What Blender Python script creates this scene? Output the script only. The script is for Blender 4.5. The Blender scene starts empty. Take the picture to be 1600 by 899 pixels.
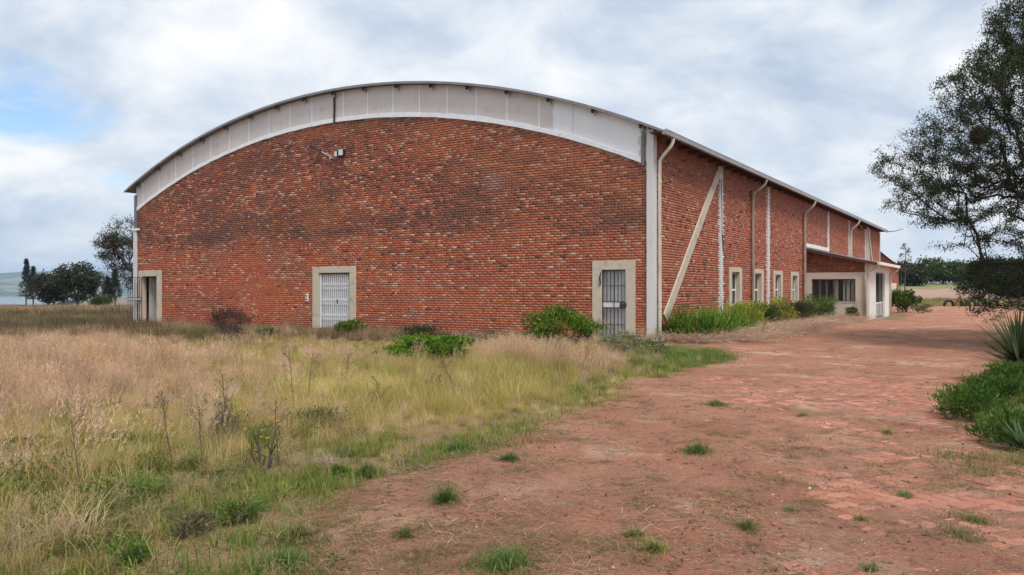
import bpy, math, random
import numpy as np
from mathutils import Vector, Matrix
R = math.radians
rng = np.random.default_rng(7)
random.seed(7)
sc = bpy.context.scene
COL = sc.collection

# ------------------------------------------------------------------ camera, sky, sun, exposure
CAM_H, FPX, HOR = 1.5, 1244.4, 453.0
cam_d = bpy.data.cameras.new('camera')
cam_d.lens, cam_d.sensor_width = 28.0, 36.0
cam_d.clip_start, cam_d.clip_end = 0.05, 20000
cam = bpy.data.objects.new('camera', cam_d)
COL.objects.link(cam)
cam.location = (0, 0, CAM_H)
cam.rotation_euler = (R(90) + math.atan(3.5 / FPX), 0, 0)
sc.camera = cam

SUN_EL, SUN_AZ = R(60), math.atan2(0.45, -0.89)       # azimuth clockwise from +Y, towards the sun
sun_dir = Vector((math.sin(SUN_AZ) * math.cos(SUN_EL), math.cos(SUN_AZ) * math.cos(SUN_EL), math.sin(SUN_EL)))
sun_d = bpy.data.lights.new('sun', 'SUN')
sun_d.energy, sun_d.angle, sun_d.color = 2.4, R(20), (1.0, 0.95, 0.88)
sun = bpy.data.objects.new('sun', sun_d)
COL.objects.link(sun)
sun.rotation_euler = sun_dir.to_track_quat('Z', 'Y').to_euler()
sun.location = (20, -20, 40)

world = bpy.data.worlds.new('World')
sc.world = world
world.use_nodes = True
def build_world():
    nt = world.node_tree
    nt.nodes.clear()
    N, L = nt.nodes.new, nt.links.new
    out = N('ShaderNodeOutputWorld')
    sky = N('ShaderNodeTexSky')
    sky.sky_type = 'NISHITA'
    sky.sun_disc = False
    sky.sun_elevation, sky.sun_rotation = SUN_EL, SUN_AZ
    sky.air_density, sky.dust_density, sky.ozone_density = 1.0, 0.0, 3.0
    bg1 = N('ShaderNodeBackground'); bg1.inputs[1].default_value = 0.12
    L(sky.outputs[0], bg1.inputs[0])
    tc = N('ShaderNodeTexCoord')
    sep = N('ShaderNodeSeparateXYZ'); L(tc.outputs['Generated'], sep.inputs[0])
    def mth(op, a, b=None, clamp=False):
        m = N('ShaderNodeMath'); m.operation = op; m.use_clamp = clamp
        for i, v in enumerate((a, b)):
            if v is None: continue
            if isinstance(v, (int, float)): m.inputs[i].default_value = v
            else: L(v, m.inputs[i])
        return m.outputs[0]
    zc = mth('ADD', mth('MAXIMUM', sep.outputs[2], 0.0), 0.50)
    cv = N('ShaderNodeCombineXYZ')
    L(mth('DIVIDE', sep.outputs[0], zc), cv.inputs[0]); L(mth('DIVIDE', sep.outputs[1], zc), cv.inputs[1])
    cv.inputs[2].default_value = 3.7
    def noise(scale, detail, rough, dist, off):
        mp = N('ShaderNodeMapping'); mp.inputs['Location'].default_value = off
        mp.inputs['Scale'].default_value = (0.85, 1.0, 1); mp.inputs['Rotation'].default_value = (0, 0, 0.35)
        L(cv.outputs[0], mp.inputs[0])
        n = N('ShaderNodeTexNoise'); L(mp.outputs[0], n.inputs['Vector'])
        n.inputs['Scale'].default_value, n.inputs['Detail'].default_value = scale, detail
        n.inputs['Roughness'].default_value, n.inputs['Distortion'].default_value = rough, dist
        return n.outputs['Fac']
    def ramp(src, pts):
        r = N('ShaderNodeValToRGB'); L(src, r.inputs[0])
        e = r.color_ramp.elements
        while len(e) < len(pts): e.new(0.5)
        for k, (p, c) in enumerate(pts): e[k].position = p; e[k].color = (*c, 1)
        return r.outputs[0]
    n1 = noise(4.6, 9, 0.58, 0.25, (2.3, 1.1, 0))
    n2 = noise(2.0, 4, 0.5, 0.2, (7.7, 3.1, 0))
    n3 = noise(2.2, 7, 0.55, 0.3, (CLOUD_OFF[0], CLOUD_OFF[1], 0))
    mix = mth('ADD', mth('MULTIPLY', n1, 0.65), mth('MULTIPLY', n2, 0.35))
    ccol = ramp(mix, [(0.38, (0.47, 0.56, 0.70)), (0.46, (0.63, 0.705, 0.81)), (0.54, (0.81, 0.85, 0.90)), (0.62, (0.98, 0.985, 0.99))])
    cov = ramp(n3, [(0.30, (0, 0, 0)), (0.385, (1, 1, 1))])
    bg2 = N('ShaderNodeBackground'); bg2.inputs[1].default_value = 0.77
    L(ccol, bg2.inputs[0])
    ms = N('ShaderNodeMixShader')
    L(cov, ms.inputs[0]); L(bg1.outputs[0], ms.inputs[1]); L(bg2.outputs[0], ms.inputs[2])
    L(ms.outputs[0], out.inputs[0])
CLOUD_OFF = (15.0, 12.0)
build_world()

sc.view_settings.view_transform = 'Standard'
sc.view_settings.look = 'None'
sc.view_settings.exposure = 0.5
sc.view_settings.gamma = 1.0
sc.view_settings.use_curve_mapping = False
sc.render.engine = 'CYCLES'
sc.cycles.max_bounces = 5
sc.cycles.diffuse_bounces = 2
sc.cycles.glossy_bounces = 2
sc.cycles.transmission_bounces = 4
sc.cycles.transparent_max_bounces = 8
sc.cycles.volume_bounces = 0
sc.cycles.use_denoising = True
sc.cycles.use_adaptive_sampling = True
sc.cycles.adaptive_threshold = 0.02

# ------------------------------------------------------------------ helpers
def px(x, y, z=0.0):
    """a point at height z that the photograph shows at pixel (x, y)"""
    d = (CAM_H - z) * FPX / (y - HOR)
    return Vector(((x - 800) / FPX * d, d, z))
def pd(x, d, z=0.0):
    return Vector(((x - 800) / FPX * d, d, z))
TH = R(32.4)
C0 = Vector((4.192, 23.923, 0))
AX, AY = Vector((math.cos(TH), -math.sin(TH), 0)), Vector((math.sin(TH), math.cos(TH), 0))
def loc2w(lx, ly, z=0.0): return C0 + AX * lx + AY * ly + Vector((0, 0, z))
def w2loc(X, Y):
    dx, dy = X - C0.x, Y - C0.y
    return dx * AX.x + dy * AX.y, dx * AY.x + dy * AY.y
def smooth(a, b, x):
    t = np.clip((np.asarray(x, float) - a) / (b - a), 0, 1)
    return t * t * (3 - 2 * t)
def _hash(ix, iy, s):
    n = (ix * 374761393 + iy * 668265263 + s * 974634777) & 0x7fffffff
    n = ((n ^ (n >> 13)) * 1274126177) & 0x7fffffff
    return ((n ^ (n >> 16)) & 0xffff) / 65535.0
def vnoise(x, y, s=0):
    x = np.asarray(x, float); y = np.asarray(y, float)
    ix, iy = np.floor(x).astype(np.int64), np.floor(y).astype(np.int64)
    fx, fy = x - ix, y - iy
    fx, fy = fx * fx * (3 - 2 * fx), fy * fy * (3 - 2 * fy)
    a, b, c, d = _hash(ix, iy, s), _hash(ix + 1, iy, s), _hash(ix, iy + 1, s), _hash(ix + 1, iy + 1, s)
    return (a * (1 - fx) + b * fx) * (1 - fy) + (c * (1 - fx) + d * fx) * fy
def fbm(x, y, o=4, s=0):
    v, a, t = 0, 1.0, 0
    for k in range(o):
        v = v + a * vnoise(np.asarray(x) * 2 ** k + 17.3 * k, np.asarray(y) * 2 ** k + 9.1 * k, s + k); t += a; a *= 0.5
    return v / t

def tag(o, label=None, cat=None, group=None, kind=None):
    if label: o['label'] = label
    if cat: o['category'] = cat
    if group: o['group'] = group
    if kind: o['kind'] = kind
    return o
def empty(name, loc=(0, 0, 0), rz=0.0, parent=None):
    o = bpy.data.objects.new(name, None)
    COL.objects.link(o)
    o.location = loc; o.rotation_euler = (0, 0, rz); o.parent = parent
    o.empty_display_size = 0.2
    return o
def link_mesh(name, me, mat=None, parent=None, loc=None):
    if mat is not None and not me.materials: me.materials.append(mat)
    o = bpy.data.objects.new(name, me)
    COL.objects.link(o)
    o.parent = parent
    if loc is not None: o.location = loc
    return o
def np_mesh(name, V, F, cols=None, smooth_sh=False):
    """V (n,3), F (m,k) equal sized faces, optional per-face colours (m,3) in attribute Col"""
    V = np.asarray(V, np.float32); F = np.asarray(F, np.int32)
    me = bpy.data.meshes.new(name)
    m, k = F.shape
    me.vertices.add(len(V)); me.vertices.foreach_set('co', V.ravel())
    me.loops.add(m * k); me.loops.foreach_set('vertex_index', F.ravel())
    me.polygons.add(m)
    me.polygons.foreach_set('loop_start', np.arange(0, m * k, k, dtype=np.int32))
    me.polygons.foreach_set('loop_total', np.full(m, k, np.int32))
    if smooth_sh: me.polygons.foreach_set('use_smooth', np.ones(m, bool))
    if cols is not None:
        a = me.attributes.new('Col', 'FLOAT_COLOR', 'FACE')
        c = np.ones((m, 4), np.float32); c[:, :3] = cols
        a.data.foreach_set('color', c.ravel())
    me.update(calc_edges=True)
    return me
class MB:
    """collects simple solids, then links them as one mesh"""
    def __init__(s): s.v, s.f = [], []
    def quad(s, *p):
        n = len(s.v); s.v += [tuple(q) for q in p]; s.f.append(tuple(range(n, n + len(p))))
    def box(s, x0, x1, y0, y1, z0, z1):
        n = len(s.v)
        s.v += [(x0, y0, z0), (x1, y0, z0), (x1, y1, z0), (x0, y1, z0), (x0, y0, z1), (x1, y0, z1), (x1, y1, z1), (x0, y1, z1)]
        s.f += [tuple(n + i for i in q) for q in ((0, 3, 2, 1), (4, 5, 6, 7), (0, 1, 5, 4), (1, 2, 6, 5), (2, 3, 7, 6), (3, 0, 4, 7))]
        return s
    def bar(s, a, b, w, h, up=(0, 0, 1)):
        a, b = Vector(a), Vector(b); d = (b - a).normalized(); u = Vector(up)
        sx = d.cross(u)
        if sx.length < 1e-4: sx = d.cross(Vector((1, 0, 0)))
        sx.normalize(); u = sx.cross(d)
        n = len(s.v)
        for p in (a, b):
            for i, j in ((-1, -1), (1, -1), (1, 1), (-1, 1)): s.v.append(tuple(p + sx * (i * w / 2) + u * (j * h / 2)))
        s.f += [tuple(n + i for i in q) for q in ((0, 3, 2, 1), (4, 5, 6, 7), (0, 1, 5, 4), (1, 2, 6, 5), (2, 3, 7, 6), (3, 0, 4, 7))]
        return s
    def tube(s, pts, rad, seg=8, cap=True):
        pts = [Vector(p) for p in pts]
        rad = rad if hasattr(rad, '__len__') else [rad] * len(pts)
        n0 = len(s.v); ref = None
        for i, p in enumerate(pts):
            d = (pts[min(i + 1, len(pts) - 1)] - pts[max(i - 1, 0)]).normalized()
            if ref is None: ref = Vector((1, 0, 0)) if abs(d.x) < 0.8 else Vector((0, 1, 0))
            u = (ref - d * ref.dot(d)).normalized(); ref = u; w = d.cross(u)
            for k in range(seg):
                a = 2 * math.pi * k / seg
                s.v.append(tuple(p + (u * math.cos(a) + w * math.sin(a)) * rad[i]))
        for i in range(len(pts) - 1):
            for k in range(seg):
                a, b = n0 + i * seg + k, n0 + i * seg + (k + 1) % seg
                s.f.append((a, b, b + seg, a + seg))
        if cap:
            s.f.append(tuple(n0 + k for k in reversed(range(seg))))
            s.f.append(tuple(n0 + (len(pts) - 1) * seg + k for k in range(seg)))
        return s
    def build(s, name, mat, parent=None, loc=None, smooth_sh=False, bevel=0):
        me = bpy.data.meshes.new(name)
        me.from_pydata(s.v, [], s.f); me.update()
        if smooth_sh:
            for p in me.polygons: p.use_smooth = True
        o = link_mesh(name, me, mat, parent, loc)
        if bevel:
            m = o.modifiers.new('bevel', 'BEVEL'); m.width = bevel; m.segments = 2; m.limit_method = 'ANGLE'
        return o

# ------------------------------------------------------------------ materials
def new_mat(name):
    m = bpy.data.materials.new(name); m.use_nodes = True
    nt = m.node_tree
    b = nt.nodes['Principled BSDF']
    return m, nt, b
def mix_col(nt, fac, a, b, mode='MIX'):
    n = nt.nodes.new('ShaderNodeMix'); n.data_type = 'RGBA'; n.blend_type = mode
    for sock, v in ((n.inputs[0], fac), (n.inputs[6], a), (n.inputs[7], b)):
        if isinstance(v, (int, float)): sock.default_value = v
        elif isinstance(v, (tuple, list)): sock.default_value = (*v[:3], 1)
        else: nt.links.new(v, sock)
    return n.outputs[2]
def noise_fac(nt, scale, detail=5, rough=0.55, lo=0.3, hi=0.7, coord='Object', stretch=None, dist=0.0):
    tc = nt.nodes.new('ShaderNodeTexCoord')
    src = tc.outputs[coord]
    if stretch:
        mp = nt.nodes.new('ShaderNodeMapping'); mp.inputs['Scale'].default_value = stretch
        nt.links.new(src, mp.inputs[0]); src = mp.outputs[0]
    n = nt.nodes.new('ShaderNodeTexNoise')
    n.inputs['Scale'].default_value, n.inputs['Detail'].default_value, n.inputs['Roughness'].default_value = scale, detail, rough
    n.inputs['Distortion'].default_value = dist
    nt.links.new(src, n.inputs['Vector'])
    mr = nt.nodes.new('ShaderNodeMapRange'); mr.inputs['From Min'].default_value = lo; mr.inputs['From Max'].default_value = hi
    nt.links.new(n.outputs['Fac'], mr.inputs['Value'])
    return mr.outputs[0]
def bump(nt, b, fac, strength, dist=0.01):
    n = nt.nodes.new('ShaderNodeBump'); n.inputs['Strength'].default_value = strength; n.inputs['Distance'].default_value = dist
    nt.links.new(fac, n.inputs['Height']); nt.links.new(n.outputs[0], b.inputs['Normal'])
def paint(name, col, col2=None, scale=3.0, rough=0.6, metal=0.0, grime=None, gscale=6.0, bmp=0.0, stretch=None, glo=0.5, ghi=0.75):
    m, nt, b = new_mat(name)
    c = mix_col(nt, noise_fac(nt, scale, stretch=stretch), col, col2 or tuple(0.85 * k for k in col))
    if grime: c = mix_col(nt, noise_fac(nt, gscale, lo=glo, hi=ghi, stretch=stretch), c, grime)
    nt.links.new(c, b.inputs['Base Color'])
    b.inputs['Roughness'].default_value = rough; b.inputs['Metallic'].default_value = metal
    if bmp: bump(nt, b, noise_fac(nt, 60, lo=0, hi=1), bmp, 0.005)
    return m
def attr_mat(name, rough=0.9, kind='GEOMETRY', bmp=0.0, var=0.25, scale=14.0, coord='Object'):
    """colour from the face attribute Col (or the object's own colour), with grain"""
    m, nt, b = new_mat(name)
    if kind == 'OBJECT':
        src = nt.nodes.new('ShaderNodeObjectInfo').outputs['Color']
    else:
        a = nt.nodes.new('ShaderNodeAttribute'); a.attribute_name = 'Col'; src = a.outputs['Color']
    hs = nt.nodes.new('ShaderNodeHueSaturation'); nt.links.new(src, hs.inputs['Color'])
    f = noise_fac(nt, scale, detail=6, lo=0.2, hi=0.8, coord=coord)
    mr = nt.nodes.new('ShaderNodeMapRange'); mr.inputs['To Min'].default_value = 1 - var; mr.inputs['To Max'].default_value = 1 + var
    nt.links.new(f, mr.inputs['Value']); nt.links.new(mr.outputs[0], hs.inputs['Value'])
    nt.links.new(hs.outputs[0], b.inputs['Base Color'])
    b.inputs['Roughness'].default_value = rough
    b.inputs['Specular IOR Level'].default_value = 0.25
    if bmp: bump(nt, b, noise_fac(nt, 90, lo=0, hi=1, coord=coord), bmp, 0.004)
    return m
def leaf_mat(name, inst=False, trans=0.35, rough=0.55, tintvar=0.25):
    m = bpy.data.materials.new(name); m.use_nodes = True
    nt = m.node_tree; nt.nodes.clear()
    out = nt.nodes.new('ShaderNodeOutputMaterial')
    a = nt.nodes.new('ShaderNodeAttribute'); a.attribute_name = 'Col'
    c = a.outputs['Color']
    oi = nt.nodes.new('ShaderNodeObjectInfo')
    if inst:
        t = nt.nodes.new('ShaderNodeAttribute'); t.attribute_type = 'INSTANCER'; t.attribute_name = 'tint'
        c = mix_col(nt, 1.0, c, t.outputs['Color'], 'MULTIPLY')
    hs = nt.nodes.new('ShaderNodeHueSaturation'); nt.links.new(c, hs.inputs['Color'])
    mr = nt.nodes.new('ShaderNodeMapRange'); mr.inputs['To Min'].default_value = 1 - tintvar; mr.inputs['To Max'].default_value = 1 + tintvar
    nt.links.new(oi.outputs['Random'], mr.inputs['Value']); nt.links.new(mr.outputs[0], hs.inputs['Value'])
    d = nt.nodes.new('ShaderNodeBsdfPrincipled'); nt.links.new(hs.outputs[0], d.inputs['Base Color'])
    d.inputs['Roughness'].default_value = rough; d.inputs['Specular IOR Level'].default_value = 0.2
    tr = nt.nodes.new('ShaderNodeBsdfTranslucent'); nt.links.new(hs.outputs[0], tr.inputs['Color'])
    mx = nt.nodes.new('ShaderNodeMixShader'); mx.inputs[0].default_value = trans
    nt.links.new(d.outputs[0], mx.inputs[1]); nt.links.new(tr.outputs[0], mx.inputs[2])
    nt.links.new(mx.outputs[0], out.inputs[0])
    return m
M = {}
M['leaf'] = leaf_mat('leaves')
M['grass'] = leaf_mat('grass_blades', inst=True, trans=0.4, rough=0.7, tintvar=0.22)
M['bark'] = paint('bark', (0.085, 0.062, 0.048), (0.15, 0.12, 0.095), 9, 0.95, bmp=0.8, stretch=(1, 1, 0.25))
M['brick'] = attr_mat('fired_brick', 0.9, bmp=0.35, var=0.32, scale=9)
M['brick1'] = attr_mat('fired_brick_single', 0.9, 'OBJECT', bmp=0.35, var=0.32, scale=9)
M['mortar'] = paint('mortar', (0.42, 0.235, 0.155), (0.30, 0.15, 0.10), 1.2, 0.95, bmp=0.4)
M['mortar_side'] = paint('mortar_weathered', (0.48, 0.29, 0.22), (0.38, 0.215, 0.16), 2.2, 0.95, bmp=0.4)
M['beige'] = paint('beige_masonry_paint', (0.57, 0.50, 0.40), (0.50, 0.44, 0.345), 4, 0.75, grime=(0.30, 0.25, 0.185), gscale=3.2, bmp=0.25, glo=0.56, ghi=0.8)
M['cream'] = paint('cream_plaster', (0.72, 0.63, 0.53), (0.65, 0.56, 0.465), 1.6, 0.85, grime=(0.40, 0.30, 0.22), gscale=1.4, bmp=0.25, glo=0.55, ghi=0.8)
M['white_wall'] = paint('white_plaster', (0.80, 0.76, 0.70), (0.72, 0.68, 0.62), 1.5, 0.8, grime=(0.55, 0.46, 0.38), gscale=1.5, bmp=0.2, glo=0.6, ghi=0.85)
M['col_white'] = paint('column_paint', (0.66, 0.66, 0.66), (0.58, 0.575, 0.57), 2.5, 0.6, grime=(0.42, 0.40, 0.36), gscale=4, bmp=0.15, stretch=(1, 1, 0.3), glo=0.58, ghi=0.82)
M['trim_white'] = paint('white_flashing', (0.86, 0.88, 0.93), (0.74, 0.77, 0.83), 5, 0.5, grime=(0.45, 0.44, 0.44), gscale=7, glo=0.6, ghi=0.85)
M['pipe_cream'] = paint('downpipe_paint', (0.68, 0.63, 0.54), (0.56, 0.52, 0.44), 3, 0.45, grime=(0.34, 0.28, 0.22), gscale=5, stretch=(1, 1, 0.3), glo=0.55, ghi=0.8)
M['pipe_brown'] = paint('weathered_downpipe_paint', (0.44, 0.37, 0.29), (0.33, 0.27, 0.215), 3, 0.5, grime=(0.19, 0.14, 0.11), gscale=5, stretch=(1, 1, 0.3), glo=0.5, ghi=0.8)
M['gutter'] = paint('gutter_paint', (0.30, 0.275, 0.28), (0.22, 0.20, 0.205), 2, 0.4, grime=(0.2, 0.16, 0.145), gscale=3, glo=0.55, ghi=0.8)
M['roof'] = paint('roof_sheet', (0.26, 0.255, 0.275), (0.20, 0.195, 0.21), 2, 0.45, 0.3, grime=(0.18, 0.13, 0.11), gscale=2.5, glo=0.5, ghi=0.85)
M['dark_steel'] = paint('dark_steel', (0.035, 0.034, 0.036), (0.06, 0.05, 0.045), 8, 0.5, 0.4)
M['grey_steel'] = paint('grey_steel', (0.12, 0.135, 0.15), (0.18, 0.19, 0.2), 4, 0.5, 0.3)
M['timber_dark'] = paint('soffit_timber', (0.075, 0.035, 0.028), (0.12, 0.06, 0.045), 4, 0.85)
M['gate_white'] = paint('white_gate_paint', (0.82, 0.83, 0.85), (0.72, 0.73, 0.75), 5, 0.5, grime=(0.34, 0.27, 0.21), gscale=12, glo=0.6, ghi=0.8)
M['door_white'] = paint('white_door', (0.66, 0.65, 0.66), (0.55, 0.54, 0.55), 3, 0.55, grime=(0.35, 0.31, 0.28), gscale=4, glo=0.6, ghi=0.85)
M['door_brown'] = paint('brown_door', (0.22, 0.18, 0.145), (0.16, 0.13, 0.105), 4, 0.6, stretch=(4, 4, 0.4))
M['door_grey'] = paint('grey_door', (0.42, 0.41, 0.37), (0.34, 0.33, 0.30), 4, 0.6)
M['plinth'] = paint('plinth_concrete', (0.25, 0.225, 0.185), (0.17, 0.155, 0.12), 3, 0.95, grime=(0.10, 0.10, 0.07), gscale=4, bmp=0.5)
M['red_step'] = paint('red_step', (0.26, 0.085, 0.055), (0.19, 0.065, 0.045), 4, 0.9, bmp=0.4)
M['inside'] = paint('interior_wall', (0.22, 0.19, 0.16), (0.16, 0.14, 0.12), 1, 0.9)
M['curtain'] = paint('curtain_cloth', (0.78, 0.76, 0.70), (0.66, 0.64, 0.58), 6, 0.95, stretch=(1, 1, 0.1))
M['black'] = paint('black_plastic', (0.02, 0.02, 0.022), (0.035, 0.033, 0.032), 8, 0.5)
M['galv'] = paint('galvanised', (0.45, 0.46, 0.46), (0.35, 0.36, 0.37), 8, 0.4, 0.5)
M['lampface'] = paint('lamp_glass', (0.62, 0.70, 0.68), (0.5, 0.58, 0.57), 8, 0.25)
def glass_mat():
    m, nt, b = new_mat('window_glass')
    b.inputs['Base Color'].default_value = (0.055, 0.065, 0.075, 1); b.inputs['Roughness'].default_value = 0.06
    b.inputs['Alpha'].default_value = 0.35
    b.inputs['Specular IOR Level'].default_value = 0.7
    return m
M['glass'] = glass_mat()
M['glass_clear'] = M['glass'].copy(); M['glass_clear'].name = 'clear_glass'
M['glass_clear'].node_tree.nodes['Principled BSDF'].inputs['Alpha'].default_value = 0.14

# ------------------------------------------------------------------ the setting: ground, drive, water, hills
EDGE = [(-0.95, 1.0), (-1.0, 3.0), (-1.1, 4.18), (-1.25, 5.2), (-1.15, 5.9), (-0.8, 6.5), (0.0, 7.87), (0.96, 9.98), (2.04, 12.7), (3.3, 15.3), (4.75, 18.3)]
_b = [loc2w(1.9, t) for t in (-1.2, 4.0, 10.0, 19.0)] + [loc2w(4.6, 20.0), loc2w(4.4, 30.0)]
DRIVE = EDGE + [(p.x, p.y) for p in _b] + [(30.0, 71.0), (75.0, 71.0), (60.0, 20.0), (14.0, 13.2), (7.4, 12.7), (4.35, 7.3), (4.9, 6.6), (8.0, 6.0), (8.0, 1.0)]
def in_poly(X, Y, poly):
    X = np.asarray(X, float); Y = np.asarray(Y, float); ins = np.zeros(X.shape, bool)
    n = len(poly)
    for i in range(n):
        x0, y0 = poly[i]; x1, y1 = poly[(i + 1) % n]
        if y0 == y1: continue
        c = ((y0 > Y) != (y1 > Y)) & (X < (x1 - x0) * (Y - y0) / (y1 - y0) + x0)
        ins ^= c
    return ins
def poly_dist(X, Y, poly):
    X = np.asarray(X, float); Y = np.asarray(Y, float); d = np.full(X.shape, 1e9)
    n = len(poly)
    for i in range(n):
        a = np.array(poly[i]); b = np.array(poly[(i + 1) % n]); v = b - a
        t = np.clip(((X - a[0]) * v[0] + (Y - a[1]) * v[1]) / (v @ v), 0, 1)
        d = np.minimum(d, np.hypot(X - a[0] - t * v[0], Y - a[1] - t * v[1]))
    return d
def drive_sd(X, Y):
    """signed distance to the drive's edge, positive inside"""
    return np.where(in_poly(X, Y, DRIVE), 1, -1) * poly_dist(X, Y, DRIVE)
def terrain(X, Y):
    X = np.asarray(X, float); Y = np.asarray(Y, float)
    a = X / np.maximum(Y, 8.0)
    left = 1 - smooth(-0.42, -0.22, a)
    right = smooth(0.36, 0.44, a)
    lx, ly = w2loc(X, Y)
    z = -0.20 * smooth(3, 12, Y) * (1 - smooth(-3.5, 1.5, lx)) - 0.12 * (1 - smooth(-6, -2.5, X)) * (1 - smooth(3, 12, Y))
    z = z + 0.05 * (fbm(X * 0.6, Y * 0.6, 3, 3) - 0.5) * smooth(0.3, 1.5, -drive_sd(X, Y))
    z = z - left * (2.6 * smooth(70, 140, Y) + 24 * smooth(130, 700, Y))
    z = z + right * (3.4 * smooth(82, 190, Y) + 3 * smooth(190, 1500, Y))
    mid = (1 - left) * (1 - right)
    z = z + mid * 1.0 * smooth(90, 300, Y)
    return z
def ground_mat():
    m, nt, b = new_mat('veld_soil')
    c = mix_col(nt, noise_fac(nt, 0.35, 6), (0.20, 0.105, 0.065), (0.24, 0.175, 0.095))
    c = mix_col(nt, noise_fac(nt, 5.0, 6, lo=0.45, hi=0.75), c, (0.17, 0.15, 0.06))
    c = mix_col(nt, noise_fac(nt, 40.0, 4, lo=0.5, hi=0.8), c, (0.36, 0.27, 0.17))
    nt.links.new(c, b.inputs['Base Color']); b.inputs['Roughness'].default_value = 1.0
    b.inputs['Specular IOR Level'].default_value = 0.1
    bump(nt, b, noise_fac(nt, 25, 6, lo=0, hi=1), 0.8, 0.05)
    return m
def build_ground():
    def axis(lim, n, near):
        t = np.linspace(-1, 1, n); k = 7.0
        return np.sinh(k * t) / np.sinh(k) * lim
    xs = axis(9000, 261, 1)
    ys = np.concatenate([np.linspace(-60, 0, 8)[:-1], np.geomspace(1, 9001, 230) - 1])
    X, Y = np.meshgrid(xs, ys)
    Z = terrain(X, Y)
    V = np.stack([X, Y, Z], -1).reshape(-1, 3)
    w = len(xs); h = len(ys)
    i = (np.arange(h - 1)[:, None] * w + np.arange(w - 1)[None]).ravel()
    F = np.stack([i, i + 1, i + 1 + w, i + w], 1)
    o = link_mesh('ground', np_mesh('ground', V, F, smooth_sh=True), ground_mat())
    tag(o, 'brown soil of the overgrown field around the hall', 'ground', kind='structure')
build_ground()

DZ = 0.03
def dirt_height(X, Y):
    cover = fbm(X * 0.55 + 3, Y * 0.55, 3, 11) - 0.5
    # dirt lies thick on the left and middle of the drive, thin towards the near right
    thick = 0.012 - 0.0125 * smooth(0.8, 2.4, X - 0.12 * Y + 0.2) + 0.022 * cover + 0.018 * (fbm(X * 1.7, Y * 1.7 + 8, 3, 12) - 0.5)
    thick = np.clip(thick, -0.004, 0.02)
    small = (fbm(X * 5.0, Y * 5.0, 4, 21) - 0.5) * 0.030 + (fbm(X * 23, Y * 23, 2, 31) - 0.5) * 0.013
    return DZ + 0.003 + thick + small * np.clip(1.2 - Y / 60, 0.3, 1)
def dirt_mat():
    m, nt, b = new_mat('red_dirt')
    c = mix_col(nt, noise_fac(nt, 0.45, 7, 0.6, lo=0.36, hi=0.64, dist=0.4), (0.375, 0.150, 0.090), (0.46, 0.228, 0.150))
    c = mix_col(nt, noise_fac(nt, 0.8, 7, 0.62, lo=0.53, hi=0.68, dist=0.5), c, (0.60, 0.40, 0.285))
    c = mix_col(nt, noise_fac(nt, 1.5, 9, 0.70, lo=0.48, hi=0.70, dist=0.5), c, (0.255, 0.12, 0.078))
    c = mix_col(nt, noise_fac(nt, 4.1, 8, 0.70, lo=0.54, hi=0.68), c, (0.14, 0.08, 0.054))
    c = mix_col(nt, noise_fac(nt, 7.0, 7, 0.68, lo=0.54, hi=0.68), c, (0.27, 0.18, 0.105))
    c = mix_col(nt, noise_fac(nt, 22.0, 6, 0.7, lo=0.57, hi=0.70), c, (0.15, 0.078, 0.054))
    c = mix_col(nt, noise_fac(nt, 30.0, 6, 0.7, lo=0.56, hi=0.70), c, (0.50, 0.31, 0.215))
    c = mix_col(nt, noise_fac(nt, 110.0, 3, 0.6, lo=0.58, hi=0.70), c, (0.52, 0.36, 0.27))
    c = mix_col(nt, noise_fac(nt, 95.0, 3, 0.6, lo=0.58, hi=0.70), c, (0.12, 0.06, 0.045))
    nt.links.new(c, b.inputs['Base Color']); b.inputs['Roughness'].default_value = 0.95
    b.inputs['Specular IOR Level'].default_value = 0.15
    bump(nt, b, noise_fac(nt, 22, 10, 0.75, lo=0, hi=1), 1.0, 0.05)
    return m
def build_drive():
    rows = np.geomspace(2.2, 73, 430)
    cols = np.linspace(-0.85, 1.15, 340)
    Y = np.repeat(rows[:, None], len(cols), 1)
    X = cols[None, :] * (Y + 3.0)
    sd = drive_sd(X, Y) + (fbm(X * 1.1, Y * 1.1, 4, 41) - 0.5) * np.clip(0.09 * Y, 0.5, 2.2)
    Z = dirt_height(X, Y) - 0.12 * (1 - smooth(-0.5, 0.15, sd))
    keep = sd > -0.9
    w = len(cols); h = len(rows)
    V = np.stack([X, Y, Z], -1).reshape(-1, 3)
    i = (np.arange(h - 1)[:, None] * w + np.arange(w - 1)[None])
    k = keep[:-1, :-1] | keep[1:, 1:]
    i = i[k]
    F = np.stack([i, i + 1, i + 1 + w, i + w], 1)
    used = np.unique(F); mp = np.zeros(len(V), np.int64); mp[used] = np.arange(len(used))
    o = link_mesh('driveway', np_mesh('driveway', V[used], mp[F], smooth_sh=True), dirt_mat())
    tag(o, 'red dirt lying over the brick paved driveway', 'driveway', kind='structure')
    return o
drive = build_drive()

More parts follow.
